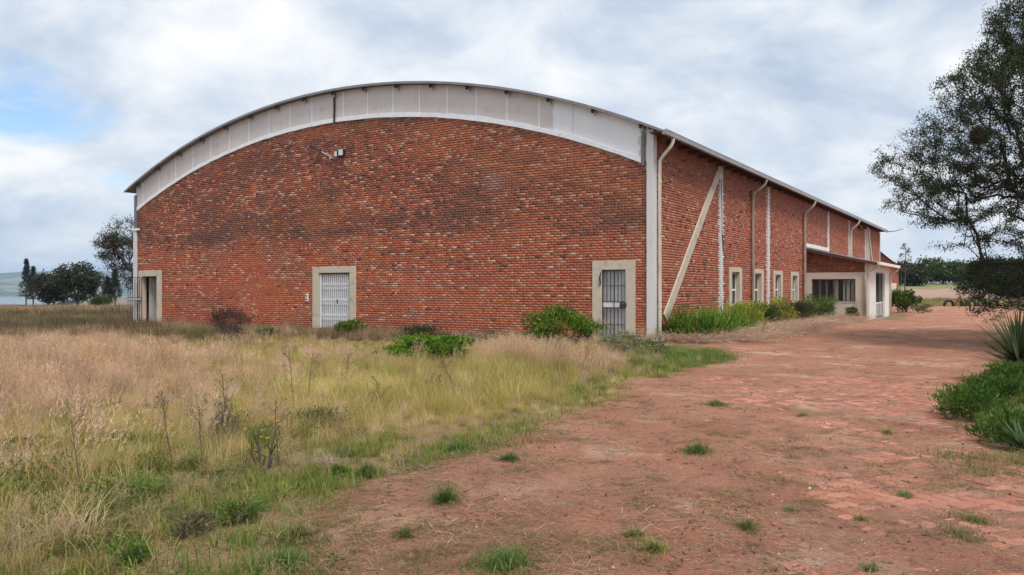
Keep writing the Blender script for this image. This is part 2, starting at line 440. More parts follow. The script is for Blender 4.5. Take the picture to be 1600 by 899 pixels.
M['paver'] = attr_mat('clay_paver_mass', 0.9, bmp=0.8, var=0.45, scale=11)
M['paver1'] = attr_mat('clay_paver', 0.9, 'OBJECT', bmp=0.8, var=0.45, scale=11, coord='Generated')
def build_pavers():
    a, bq = 0.222, 0.111
    ang = R(24)
    ca, sa = math.cos(ang), math.sin(ang)
    P = []
    n = 110
    for i in range(-n, n):
        for j in range(-n, n):
            # herringbone of 2:1 pavers
            s = (i + j) % 4
            if s == 0: cx, cy, hor = (i + 1.0) * bq, (j + 0.5) * bq, True
            elif s == 2: cx, cy, hor = (i + 0.5) * bq, (j + 1.0) * bq, False
            else: continue
            X = 3.5 + cx * ca - cy * sa; Y = 7.5 + cx * sa + cy * ca
            if Y < 2.6 or Y > 13.5 or X < 0.2 or X > 0.85 * Y + 1.5: continue
            P.append((X, Y, hor))
    P = np.array(P, float)
    sd = drive_sd(P[:, 0], P[:, 1])
    P = P[sd > 0.1]
    r = np.random.default_rng(3)
    # hidden ones (deep under dirt) are left out
    dh = dirt_height(P[:, 0], P[:, 1])
    top = DZ + 0.002 + r.normal(0, 0.003, len(P))
    vis = dh < top + 0.010
    P, top = P[vis], top[vis]
    inview = (P[:, 1] > 4.1) & (P[:, 0] / P[:, 1] < 0.645)
    order = np.argsort(np.where(inview, 0, 100) + P[:, 1])
    P, top = P[order], top[order]
    L_, W_, H_ = (a - 0.008) / 2, (bq - 0.008) / 2, 0.05
    me = bpy.data.meshes.new('paver')
    e = 0.006
    v = [(-L_, -W_, -H_), (L_, -W_, -H_), (L_, W_, -H_), (-L_, W_, -H_), (-L_, -W_, -e), (L_, -W_, -e), (L_, W_, -e), (-L_, W_, -e),
         (-L_ + e, -W_ + e, 0), (L_ - e, -W_ + e, 0), (L_ - e, W_ - e, 0), (-L_ + e, W_ - e, 0)]
    f = [(0, 1, 5, 4), (1, 2, 6, 5), (2, 3, 7, 6), (3, 0, 4, 7), (4, 5, 9, 8), (5, 6, 10, 9), (6, 7, 11, 10), (7, 4, 8, 11), (8, 9, 10, 11)]
    me.from_pydata(v, [], f); me.update(); me.materials.append(M['paver1'])
    pal = 1.12 * np.array([(0.34, 0.145, 0.096), (0.30, 0.122, 0.080), (0.38, 0.175, 0.12), (0.26, 0.112, 0.078), (0.32, 0.15, 0.105)])
    cols = pal[r.integers(0, len(pal), len(P))] * r.uniform(0.92, 1.1, (len(P), 1))
    rots = ang + np.where(P[:, 2] > 0.5, 0, math.pi / 2) + r.normal(0, 0.02, len(P))
    tx, ty = r.normal(0, 0.012, (2, len(P)))
    for k in range(min(300, len(P))):
        o = bpy.data.objects.new('paver', me)
        COL.objects.link(o); o.parent = drive
        o.location = (P[k, 0], P[k, 1], top[k]); o.rotation_euler = (tx[k], ty[k], rots[k])
        o.color = (*cols[k], 1)
    VV, FF, CC = [], [], []
    v = np.array(v); f = np.array(f)
    for k in range(300, len(P)):
        m = np.array(Matrix.Translation((P[k, 0], P[k, 1], top[k])) @ Matrix.Rotation(rots[k], 4, 'Z') @ Matrix.Rotation(tx[k], 4, 'X'))
        VV.append(v @ m[:3, :3].T + m[:3, 3]); FF.append(f + 12 * (k - 300)); CC.append(np.repeat(cols[k][None], 9, 0))
    if VV:
        o = link_mesh('farther_pavers', np_mesh('farther_pavers', np.concatenate(VV), np.concatenate(FF), np.concatenate(CC)), M['paver'], drive)
        tag(o, kind='stuff')
build_pavers()

def strip_sheet(name, poly_fn, mat, label, cat, dz=0.06, n=(60, 60)):
    """a sheet laid on the terrain over u, v in 0..1"""
    U, Vv = np.meshgrid(np.linspace(0, 1, n[0]), np.linspace(0, 1, n[1]))
    X, Y = poly_fn(U, Vv)
    edge = np.minimum(np.minimum(U, 1 - U), np.minimum(Vv, 1 - Vv))
    Z = terrain(X, Y) + dz * np.where(edge <= 0, -2, 1)
    w, h = n
    i = (np.arange(h - 1)[:, None] * w + np.arange(w - 1)[None]).ravel()
    o = link_mesh(name, np_mesh(name, np.stack([X, Y, Z], -1).reshape(-1, 3), np.stack([i, i + 1, i + 1 + w, i + w], 1), smooth_sh=True), mat)
    tag(o, label, cat, kind='structure')
    return o
M['plough'] = paint('bare_field_soil', (0.30, 0.185, 0.135), (0.36, 0.235, 0.17), 0.05, 1.0, grime=(0.23, 0.15, 0.10), gscale=0.4)
M['far_green'] = paint('far_pasture', (0.16, 0.19, 0.055), (0.22, 0.215, 0.075), 0.08, 1.0, grime=(0.12, 0.14, 0.05), gscale=0.5)
strip_sheet('bare_field', lambda u, v: ((0.40 + 0.75 * u) * (96 + 42 * v), 96 + 42 * v), M['plough'], 'bare brown field beyond the row of tyres', 'field')
strip_sheet('pasture_strip', lambda u, v: ((0.40 + 0.75 * u) * (139 + 26 * v), 139 + 26 * v), M['far_green'], 'green pasture strip below the far trees', 'pasture')
def bed_fn(u, v):
    lx = 0.05 + 2.5 * u; ly = -0.4 + 20.3 * v
    return C0.x + AX.x * lx + AY.x * ly, C0.y + AX.y * lx + AY.y * ly
M['bed'] = paint('mulch', (0.33, 0.20, 0.135), (0.24, 0.135, 0.09), 2.5, 1.0, grime=(0.42, 0.29, 0.20), gscale=9, bmp=1.0, glo=0.5, ghi=0.7)
strip_sheet('planting_bed', bed_fn, M['bed'], 'strip of dry mulch along the side wall', 'bed', dz=0.075, n=(20, 120))

def build_lake():
    m, nt, b = new_mat('lake_water')
    b.inputs['Base Color'].default_value = (0.12, 0.16, 0.19, 1); b.inputs['Roughness'].default_value = 0.12
    b.inputs['Specular IOR Level'].default_value = 0.9
    bump(nt, b, noise_fac(nt, 0.3, 3, lo=0, hi=1, stretch=(1, 1, 1)), 0.12, 0.3)
    mb = MB()
    pts = [(-1900, 1250), (-1500, 1080), (-900, 1050), (-640, 1100), (-830, 1500), (-1080, 2000), (-1300, 2380), (-1500, 2420), (-2300, 2300), (-2500, 1700)]
    mb.quad(*[(x, y, -19.0) for x, y in pts])
    o = mb.build('lake', m); tag(o, 'pale lake in the valley far left', 'lake', kind='structure')
    # terrain under the water lies at about -27, so the shore is where they meet
build_lake()
def build_hills():
    m, nt, b = new_mat('hill_cover')
    c = mix_col(nt, noise_fac(nt, 0.006, 6), (0.04, 0.075, 0.045), (0.085, 0.115, 0.06))
    c = mix_col(nt, noise_fac(nt, 0.008, 5, lo=0.5, hi=0.62), c, (0.25, 0.22, 0.14))
    c = mix_col(nt, noise_fac(nt, 0.05, 4, lo=0.5, hi=0.7), c, (0.04, 0.06, 0.03))
    nt.links.new(c, b.inputs['Base Color']); b.inputs['Roughness'].default_value = 1.0
    X, Y = np.meshgrid(np.linspace(-5200, 600, 120), np.linspace(2150, 6500, 90))
    r1 = smooth(2250, 3600, Y + 500 * (fbm(X / 900, Y / 900, 3, 51) - 0.5)) * (14 + 70 * fbm(X / 330, Y / 700, 4, 52))
    r2 = smooth(3800, 5200, Y) * (30 + 105 * fbm(X / 480 + 5, Y / 1500, 4, 53))
    Z = -27 + r1 + r2
    w = 120
    i = (np.arange(89)[:, None] * w + np.arange(w - 1)[None]).ravel()
    o = link_mesh('hills', np_mesh('hills', np.stack([X, Y, Z], -1).reshape(-1, 3), np.stack([i, i + 1, i + 1 + w, i + w], 1), smooth_sh=True), m)
    tag(o, 'hazy blue green hills beyond the lake', 'hills', kind='structure')
build_hills()

# ------------------------------------------------------------------ the brick hall
GW, HL = 26.17, 46.7                      # gable width, hall length
UC = -GW / 2                              # centre line of the arch in local x
def arc(x, apex, rad): return apex - rad + np.sqrt(rad * rad - (np.asarray(x, float) - UC) ** 2)
def brick_top(x): return arc(x, 7.98, 32.0)
def roof_z(x): return arc(x, 9.22, 32.0)
hall = empty('brick_hall', C0, -TH)
tag(hall, 'long red brick hall with an arched roof and white corner column', 'building')

DOORS = {   # local x of the outer surround and opening, opening top
    'left': (-25.95, -24.17, -25.70, -24.53, 2.13), 'mid': (-14.32, -12.0, -13.97, -12.32, 2.16), 'right': (-1.97, -0.52, -1.65, -0.84, 2.12)}
WINS = [8.42, 11.62, 14.93, 18.2]
PIL = [6.66, 13.3, 19.98, 26.5, 33.3, 40.0]
PORCH = (20.5, 27.8, 3.06)

def clip_bricks(a0, a1, z0, z1, holes, top=None, blen=0.222, bh=0.071, mj=0.013, seed=1, full=None):
    """stretcher bond between a0..a1 and z0..z1, cut round the holes; rows of (a0, a1, z0, z1)"""
    r = np.random.default_rng(seed)
    out = []
    cz, k = z0, 0
    while cz < z1:
        s = a0 - (blen + mj) * (0.5 if k % 2 else 0.0) + r.uniform(-0.015, 0.015)
        e = []
        while s < a1:
            p, q = max(s, a0), min(s + blen, a1)
            if q - p > 0.02:
                if r.random() < 0.30 and q - p > 0.2: e += [(p, (p + q - mj) / 2), ((p + q + mj) / 2, q)]
                else: e.append((p, q))
            s += blen + mj
        for (h0, h1, g0, g1) in holes:
            if min(cz + bh, g1) - max(cz, g0) < 0.02: continue
            ne = []
            for p, q in e:
                if q <= h0 or p >= h1: ne.append((p, q)); continue
                if p < h0 - 0.02: ne.append((p, h0))
                if q > h1 + 0.02: ne.append((h1, q))
            e = ne
        for p, q in e:
            if top is not None and cz + bh > min(top(p), top(q)): continue
            out.append((p, q, cz, cz + bh))
        cz += bh + mj; k += 1
    return np.array(out)
def brick_cols(B, mode, seed=2):
    r = np.random.default_rng(seed)
    n = len(B); a = (B[:, 0] + B[:, 1]) / 2; z = (B[:, 2] + B[:, 3]) / 2
    big = fbm(a * 0.45, z * 1.1, 4, 61); mid = fbm(a * 1.7, z * 3.5, 3, 62)
    row = vnoise(np.zeros(n), z / 0.084 * 1.0, 63)
    if mode == 'gable':
        up = smooth(3.0, 3.9, z + (big - 0.5) * 1.2)
    else:
        up = np.full(n, 0.35)
    base = np.array([0.39, 0.108, 0.064]) * (1 - up[:, None]) + np.array([0.30, 0.088, 0.058]) * up[:, None]
    if mode == 'side': base = np.array([0.41, 0.13, 0.083]) * np.ones((n, 1))
    c = base * r.uniform(0.84, 1.16, (n, 1)) * (0.9 + 0.2 * row[:, None]) * (0.74 + 0.5 * big[:, None])
    u = r.random(n)
    orange = (u > 0.40) & (u < 0.55)
    c[orange] = np.array([0.44, 0.142, 0.062]) * r.uniform(0.8, 1.12, (orange.sum(), 1))
    pale = u > np.where(mode == 'side', 0.86, 0.89 - 0.03 * up - 0.10 * smooth(0.52, 0.68, mid))
    pc = np.array([[0.50, 0.27, 0.185], [0.46, 0.22, 0.145], [0.54, 0.34, 0.24]])[r.integers(0, 3, n)] * r.uniform(0.78, 1.1, (n, 1))
    c[pale] = pc[pale]
    dark = (r.random(n) + (big - 0.5) * 1.1 * up) > (0.96 - 0.14 * up)
    dc = np.array([0.16, 0.055, 0.044]) * r.uniform(0.7, 1.35, (n, 1))
    c[dark] = dc[dark]
    if mode == 'gable':
        # broad weathering: brown soot in patches over the upper wall, faint runs below the flashing
        w = 0.62 * up * smooth(0.46, 0.66, fbm(a * 0.30 + 11, z * 0.75 + 2, 4, 64))
        w = np.clip(w * np.where(r.random(n) < 0.55, 1.45, 0.35), 0, 0.85)
        c = c * (1 - w[:, None]) + np.array([0.125, 0.058, 0.046]) * w[:, None]
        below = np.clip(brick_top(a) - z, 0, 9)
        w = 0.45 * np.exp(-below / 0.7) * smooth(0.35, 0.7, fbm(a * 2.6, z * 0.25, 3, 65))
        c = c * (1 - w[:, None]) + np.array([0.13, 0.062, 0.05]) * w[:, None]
        w = 0.35 * smooth(0.56, 0.70, fbm(a * 0.5 + 3, z * 0.9 + 7, 3, 66))
        c = c * (1 - w[:, None]) + np.array([0.46, 0.15, 0.06]) * w[:, None]
    if mode == 'gable':
        # dark weathered streaks and a pale bloom that the wall carries
        for (ca, cz, ra, rz, am) in ((-21.0, 3.75, 2.2, 0.18, 0.7), (-13.2, 3.75, 1.9, 0.16, 0.65), (-9.0, 4.1, 2.6, 0.30, 0.5), (-16.4, 5.1, 1.5, 0.4, 0.4), (-3.1, 4.9, 1.6, 0.5, 0.3), (-1.5, 3.9, 1.2, 0.4, 0.35)):
            w = np.exp(-((a - ca) / ra) ** 2 - ((z - cz) / rz) ** 2) * am
            w = np.clip(w * np.where(r.random(n) < 0.6, 1.4, 0.4), 0, 0.9)
            c = c * (1 - w[:, None]) + np.array([0.09, 0.05, 0.045]) * w[:, None]
        w = np.exp(-(((a + 5.75) / 0.36) ** 2 + ((z - 5.15) / 0.30) ** 2) ** 1.5) * 0.5
        c = c * (1 - w[:, None]) + np.array([0.36, 0.24, 0.23]) * w[:, None]
        w = np.exp(-(((a + 9.2) / 0.22) ** 2 + ((z - 0.62) / 0.16) ** 2)) * 0.6
        c = c * (1 - w[:, None]) + np.array([0.2, 0.12, 0.11]) * w[:, None]
        w = 0.45 * (1 - smooth(0.05, 0.5, z))
        c = c * (1 - w[:, None]) + np.array([0.30, 0.075, 0.045]) * w[:, None]
    if mode == 'side':
        for t in PIL:
            if 19 < t < 21: continue
            wh = np.abs(a - t) < 0.30
            c[wh] = np.array([0.72, 0.71, 0.69]) * r.uniform(0.8, 1.05, (wh.sum(), 1))
        w = 0.5 * smooth(5.0, 6.1, z + big * 0.4)  # bricks darken towards the eave: the overhang's shade put into their colour
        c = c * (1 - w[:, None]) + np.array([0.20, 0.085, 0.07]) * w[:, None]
    return np.clip(c, 0.01, 0.9)
def bricks_mesh(name, B, cols, axis, face, depth=0.05, seed=5, sgn=-1):
    """axis 'x': bricks along local x, face at y=face looking to -y; axis 'y': along local y, face at x=face looking to +x"""
    r = np.random.default_rng(seed)
    n = len(B); j = r.normal(0, 0.0022, n)
    e = 0.004
    a0, a1, z0, z1 = B.T
    back = np.zeros(n)
    def P(a, z, d): return np.stack([a, face + (-d if axis == 'x' else d), z] if axis == 'x' else [face + d, a, z], -1)
    f = j
    V = np.stack([P(a0, z0, f - depth), P(a1, z0, f - depth), P(a1, z1, f - depth), P(a0, z1, f - depth),
                  P(a0 + e, z0 + e, f), P(a1 - e, z0 + e, f), P(a1 - e, z1 - e, f), P(a0 + e, z1 - e, f)], 1).reshape(-1, 3)
    q = np.array([(4, 5, 6, 7), (0, 1, 5, 4), (1, 2, 6, 5), (2, 3, 7, 6), (3, 0, 4, 7)])
    F = (np.arange(n)[:, None, None] * 8 + q[None]).reshape(-1, 4)
    return np_mesh(name, V, F, np.repeat(cols, 5, 0))

def build_walls():
    # gable: mortar bed with door openings, bricks proud of it
    holes = [(d[2], d[3], -0.3, d[4]) for d in DOORS.values()]
    xs = sorted(set(list(np.linspace(-GW, -0.1, 90)) + [v for h in holes for v in h[:2]]))
    mb = MB()
    for x0, x1 in zip(xs[:-1], xs[1:]):
        xm = (x0 + x1) / 2; zl = -0.3
        for h in holes:
            if h[0] < xm < h[1]: zl = h[3]
        t0, t1 = float(brick_top(x0)) + 0.12, float(brick_top(x1)) + 0.12
        mb.quad((x0, 0.010, zl), (x1, 0.010, zl), (x1, 0.010, t1), (x0, 0.010, t0))
        mb.quad((x1, 0.22, zl), (x0, 0.22, zl), (x0, 0.22, t0), (x1, 0.22, t1))
        mb.quad((x0, 0.010, t0), (x1, 0.010, t1), (x1, 0.22, t1), (x0, 0.22, t0))
    gw = mb.build('gable_wall', M['mortar'], hall)
    B = clip_bricks(-GW, -0.12, 0.005, 8.0, [(d[2] - 0.02, d[3] + 0.02, -0.1, d[4] + 0.02) for d in DOORS.values()], top=lambda x: float(brick_top(x)) + 0.03, seed=11)
    cols = brick_cols(B, 'gable')
    # the 300 bricks that show largest: closest to the camera, whole ones
    W = np.array([tuple(loc2w((b[0] + b[1]) / 2, 0, (b[2] + b[3]) / 2) - Vector((0, 0, CAM_H))) for b in B])
    dist = np.linalg.norm(W, axis=1) + np.where(B[:, 1] - B[:, 0] < 0.2, 50, 0)
    order = np.argsort(dist); near, rest = order[:300], order[300:]
    o = link_mesh('brickwork', bricks_mesh('brickwork', B[rest], cols[rest], 'x', 0.0), M['brick'], gw); tag(o, kind='stuff')
    one = bricks_mesh('brick', np.array([(-0.111, 0.111, -0.0365, 0.0365)]), np.array([(0.3, 0.1, 0.06)]), 'x', 0.0)
    one.materials.append(M['brick1'])
    r = np.random.default_rng(9)
    for k in near:
        b = B[k]
        q = bpy.data.objects.new('brick', one); COL.objects.link(q); q.parent = gw
        q.location = ((b[0] + b[1]) / 2, r.normal(0, 0.002), (b[2] + b[3]) / 2)
        q.color = (*cols[k], 1)
    # side wall
    mb = MB()
    wh = [(w - 0.5, w + 0.5, 0.89, 2.19) for w in WINS]
    ys = [0.0] + [v for h in wh for v in h[:2]] + [HL]
    for i, (y0, y1) in enumerate(zip(ys[:-1], ys[1:])):
        segs = [(-0.3, 6.45)] if i % 2 == 0 else [(-0.3, 0.89), (2.19, 6.45)]
        for z0, z1 in segs:
            mb.quad((-0.010, y0, z0), (-0.010, y1, z0), (-0.010, y1, z1), (-0.010, y0, z1))
            mb.quad((-0.22, y1, z0), (-0.22, y0, z0), (-0.22, y0, z1), (-0.22, y1, z1))
    sw = mb.build('side_wall', M['mortar_side'], hall)
    holes = [(w - 0.52, w + 0.52, 0.87, 2.21) for w in WINS] + [(PORCH[0], PORCH[1], -0.3, 2.85)]
    B = clip_bricks(0.0, HL, 0.005, 6.38, holes, seed=12)
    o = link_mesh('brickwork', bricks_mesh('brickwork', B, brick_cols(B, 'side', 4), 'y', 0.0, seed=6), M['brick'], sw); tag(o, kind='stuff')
    # far walls and floor close the hall
    bm_ = attr = paint('plain_brick_face', (0.28, 0.09, 0.055), (0.2, 0.065, 0.045), 4, 0.9)
    MB().box(-GW, -GW + 0.22, 0.23, HL, -0.3, 6.4).build('left_wall', bm_, hall)
    mb = MB()
    for x0, x1 in zip(np.linspace(-GW + 0.23, -0.23, 40)[:-1], np.linspace(-GW + 0.23, -0.23, 40)[1:]):
        t0, t1 = float(roof_z(x0)) - 0.12, float(roof_z(x1)) - 0.12
        mb.quad((x1, HL, -0.3), (x0, HL, -0.3), (x0, HL, t0), (x1, HL, t1))
        mb.quad((x0, HL - 0.2, -0.3), (x1, HL - 0.2, -0.3), (x1, HL - 0.2, t1), (x0, HL - 0.2, t0))
    mb.build('rear_wall', bm_, hall)
    MB().box(-GW + 0.05, -0.05, 0.03, HL - 0.05, -0.32, -0.012).build('floor_slab', M['plinth'], hall)
    MB().box(-11.95, -2.0, -0.03, 0.02, -0.5, 0.003).build('plinth', M['plinth'], hall, bevel=0.008)
    MB().box(-24.1, -14.4, -0.025, 0.02, -0.5, 0.002).build('plinth', M['plinth'], hall)
    MB().box(-26.3, -24.0, -0.45, 0.012, -0.5, -0.02).build('doorstep', M['red_step'], hall, bevel=0.015)
build_walls()

def build_roof():
    xs = np.linspace(-GW - 0.52, 0.52, 80)
    mb = MB(); y0, y1, th = -0.30, HL + 0.3, 0.035
    # sheet ribbed along the run of the arch is laid over the purlins: a thin curved shell with real thickness
    for a, b in zip(xs[:-1], xs[1:]):
        za, zb = float(roof_z(a)), float(roof_z(b))
        mb.quad((a, y0, za), (b, y0, zb), (b, y1, zb), (a, y1, za))
        mb.quad((b, y0, zb - th), (a, y0, za - th), (a, y1, za - th), (b, y1, zb - th))
        mb.quad((a, y0, za - th), (b, y0, zb - th), (b, y0, zb), (a, y0, za))
        mb.quad((b, y1, zb - th), (a, y1, za - th), (a, y1, za), (b, y1, zb))
    for x, s in ((xs[0], 1), (xs[-1], -1)):
        z = float(roof_z(x)); p = [(x, y1, z - th), (x, y0, z - th), (x, y0, z), (x, y1, z)]
        mb.quad(*(p if s > 0 else p[::-1]))
    roof = mb.build('roof', M['roof'], hall)
    # barge strip along the front edge
    mb = MB()
    for a, b in zip(xs[:-1], xs[1:]):
        za, zb = float(roof_z(a)) + 0.012, float(roof_z(b)) + 0.012
        for (p, q) in (((y0 - 0.02, 0.0), (y0 - 0.02, -0.085)), ):
            mb.quad((a, p[0], za + q[1]), (b, p[0], zb + q[1]), (b, p[0], zb), (a, p[0], za))
            mb.quad((a, p[0], za), (b, p[0], zb), (b, y0 + 0.10, zb), (a, y0 + 0.10, za))
            mb.quad((b, y0 - 0.005, zb + q[1]), (a, y0 - 0.005, za + q[1]), (a, y0 - 0.005, za - 0.05), (b, y0 - 0.005, zb - 0.05))
            mb.quad((a, p[0], za + q[1]), (a, y0 - 0.005, za + q[1]), (b, y0 - 0.005, zb + q[1]), (b, p[0], zb + q[1]))
    mb.build('barge_strip', M['roof'], roof)
    for k in range(-8, 9):
        x = UC + 1.6 * k; z = float(roof_z(x)) - th
        MB().box(x - 0.03, x + 0.03, y0 + 0.06, 0.6, z - 0.15, z - 0.045).build('purlin', M['timber_dark'], roof)
        MB().box(x + 0.035, x + 0.08, y0 + 0.14, y0 + 0.2, z - 0.23, z - 0.10).build('cleat', M['galv'], roof)
    # dark steel post at the crown
    MB().box(UC - 0.03, UC + 0.03, -0.10, -0.035, 7.97, 9.12).build('post', M['dark_steel'], hall)
    # fascia boards between brick arch and roof
    joints = [-GW + 0.02] + [-(14.36 + 1.25 * k) for k in range(9, -1, -1) if 14.36 + 1.25 * k < GW - 0.2] + [UC] + [-(12.65 - 1.25 * k) for k in range(0, 10)] + [-0.30]
    joints = sorted(set(round(j, 3) for j in joints))
    fm = fascia_mat()
    sub = 6
    for j0, j1 in zip(joints[:-1], joints[1:]):
        mb = MB(); g = 0.012 if j0 < -3.3 else 0.0015
        xx = np.linspace(j0 + g, j1 - g, sub + 1)
        y = -0.02
        for a, b in zip(xx[:-1], xx[1:]):
            l0, l1 = float(brick_top(a)) + 0.03, float(brick_top(b)) + 0.03
            t0, t1 = float(roof_z(a)) - 0.05, float(roof_z(b)) - 0.05
            mb.quad((a, y, l0), (b, y, l1), (b, y, t1), (a, y, t0))
            mb.quad((b, y + 0.012, l1), (a, y + 0.012, l0), (a, y + 0.012, t0), (b, y + 0.012, t1))
            mb.quad((a, y, l0), (a, y + 0.012, l0), (b, y + 0.012, l1), (b, y, l1))
        for x, s in ((xx[0], 1), (xx[-1], -1)):
            l, t = float(brick_top(x)) + 0.03, float(roof_z(x)) - 0.05
            p = [(x, y + 0.012, l), (x, y, l), (x, y, t), (x, y + 0.012, t)]
            mb.quad(*(p if s > 0 else p[::-1]))
        mb.build('fascia_panel', fm, hall)
        if j0 > -GW + 0.5 and j0 < -3.2:
            l, t = float(brick_top(j0)) + 0.1, float(roof_z(j0)) - 0.06
            MB().box(j0 - 0.022, j0 + 0.022, y - 0.008, y - 0.001, l, t).build('cover_strip', M['trim_white'], hall)
    # backing board closes the joints
    mb = MB(); xx = np.linspace(-GW, -0.1, 60)
    for a, b in zip(xx[:-1], xx[1:]):
        mb.quad((a, 0.03, float(brick_top(a))), (b, 0.03, float(brick_top(b))), (b, 0.03, float(roof_z(b)) - 0.04), (a, 0.03, float(roof_z(a)) - 0.04))
    mb.build('backing_board', M['trim_white'], hall)
    # white flashing along the top of the brick arch
    mb = MB(); xx = np.linspace(-GW + 0.02, -0.32, 70)
    rr = np.random.default_rng(4); lo = 0.02 + rr.normal(0, 0.006, 70); hi = 0.17 + rr.normal(0, 0.012, 70)
    for k in range(69):
        a, b = xx[k], xx[k + 1]; za, zb = float(brick_top(a)), float(brick_top(b)); y = -0.045
        mb.quad((a, y, za + lo[k]), (b, y, zb + lo[k + 1]), (b, y, zb + hi[k + 1]), (a, y, za + hi[k]))
        mb.quad((a, y, za + hi[k]), (b, y, zb + hi[k + 1]), (b, -0.021, zb + hi[k + 1] + 0.01), (a, -0.021, za + hi[k] + 0.01))
        mb.quad((a, -0.005, za + lo[k]), (b, -0.005, zb + lo[k + 1]), (b, y, zb + lo[k + 1]), (a, y, za + lo[k]))
    mb.build('flashing', M['trim_white'], hall)
    # gutter and dark soffit along the side eave
    gx, gz = 0.52, float(roof_z(0.52))
    mb = MB()
    mb.box(gx - 0.02, gx + 0.10, -0.42, HL + 0.3, gz - 0.13, gz - 0.118)
    mb.box(gx + 0.09, gx + 0.10, -0.42, HL + 0.3, gz - 0.118, gz + 0.012)
    mb.box(gx - 0.02, gx - 0.01, -0.42, HL + 0.3, gz - 0.118, gz - 0.042)
    mb.box(gx - 0.01, gx + 0.09, -0.42, -0.41, gz - 0.118, gz - 0.0)
    mb.box(gx + 0.085, gx + 0.108, -0.42, HL + 0.3, gz + 0.013, gz + 0.022)
    g = mb.build('gutter', M['gutter'], hall)
    MB().box(0.06, gx - 0.03, -0.34, HL + 0.2, gz - 0.03, gz - 0.005 - 0.0).build('soffit', M['timber_dark'], hall)
    for k in range(0, 48):
        y = 0.25 + k * 0.99
        if y < HL: MB().box(0.0, gx - 0.04, y - 0.025, y + 0.025, gz - 0.16, gz - 0.032).build('rafter_end', M['timber_dark'], roof)
    MB().tube([(gx + 0.05, HL + 0.3, gz - 0.06), (gx + 0.5, HL + 0.42, gz - 0.05), (gx + 1.15, HL + 0.5, gz + 0.12)], [0.04, 0.03, 0.025]).build('rod', M['grey_steel'], roof)
def fascia_mat():
    m, nt, b = new_mat('fascia_paint')
    tc = nt.nodes.new('ShaderNodeTexCoord')
    sep = nt.nodes.new('ShaderNodeSeparateXYZ'); nt.links.new(tc.outputs['Object'], sep.inputs[0])
    n = nt.nodes.new('ShaderNodeTexNoise'); n.inputs['Scale'].default_value = 4.0; n.inputs['Detail'].default_value = 6
    nt.links.new(tc.outputs['Object'], n.inputs['Vector'])
    ad = nt.nodes.new('ShaderNodeMath'); ad.operation = 'MULTIPLY_ADD'; ad.inputs[1].default_value = 0.35
    nt.links.new(n.outputs['Fac'], ad.inputs[0]); nt.links.new(sep.outputs[0], ad.inputs[2])
    st = nt.nodes.new('ShaderNodeMapRange'); st.inputs['From Min'].default_value = -3.22; st.inputs['From Max'].default_value = -3.17
    nt.links.new(ad.outputs[0], st.inputs['Value'])
    # the fresh white coat stops short of the corner and of the roof edge
    st2 = nt.nodes.new('ShaderNodeMapRange'); st2.inputs['From Min'].default_value = -0.22; st2.inputs['From Max'].default_value = -0.26
    nt.links.new(ad.outputs[0], st2.inputs['Value'])
    ml = nt.nodes.new('ShaderNodeMath'); ml.operation = 'MULTIPLY'
    nt.links.new(st.outputs[0], ml.inputs[0]); nt.links.new(st2.outputs[0], ml.inputs[1])
    old = mix_col(nt, noise_fac(nt, 1.2, 6), (0.67, 0.62, 0.61), (0.60, 0.555, 0.54))
    old = mix_col(nt, noise_fac(nt, 2.6, 6, lo=0.55, hi=0.8), old, (0.50, 0.44, 0.42))
    new = mix_col(nt, noise_fac(nt, 1.5, 4), (0.84, 0.85, 0.89), (0.79, 0.80, 0.845))
    nt.links.new(mix_col(nt, ml.outputs[0], old, new), b.inputs['Base Color'])
    b.inputs['Roughness'].default_value = 0.7
    bump(nt, b, noise_fac(nt, 30, 4, lo=0, hi=1), 0.1, 0.004)
    return m
build_roof()

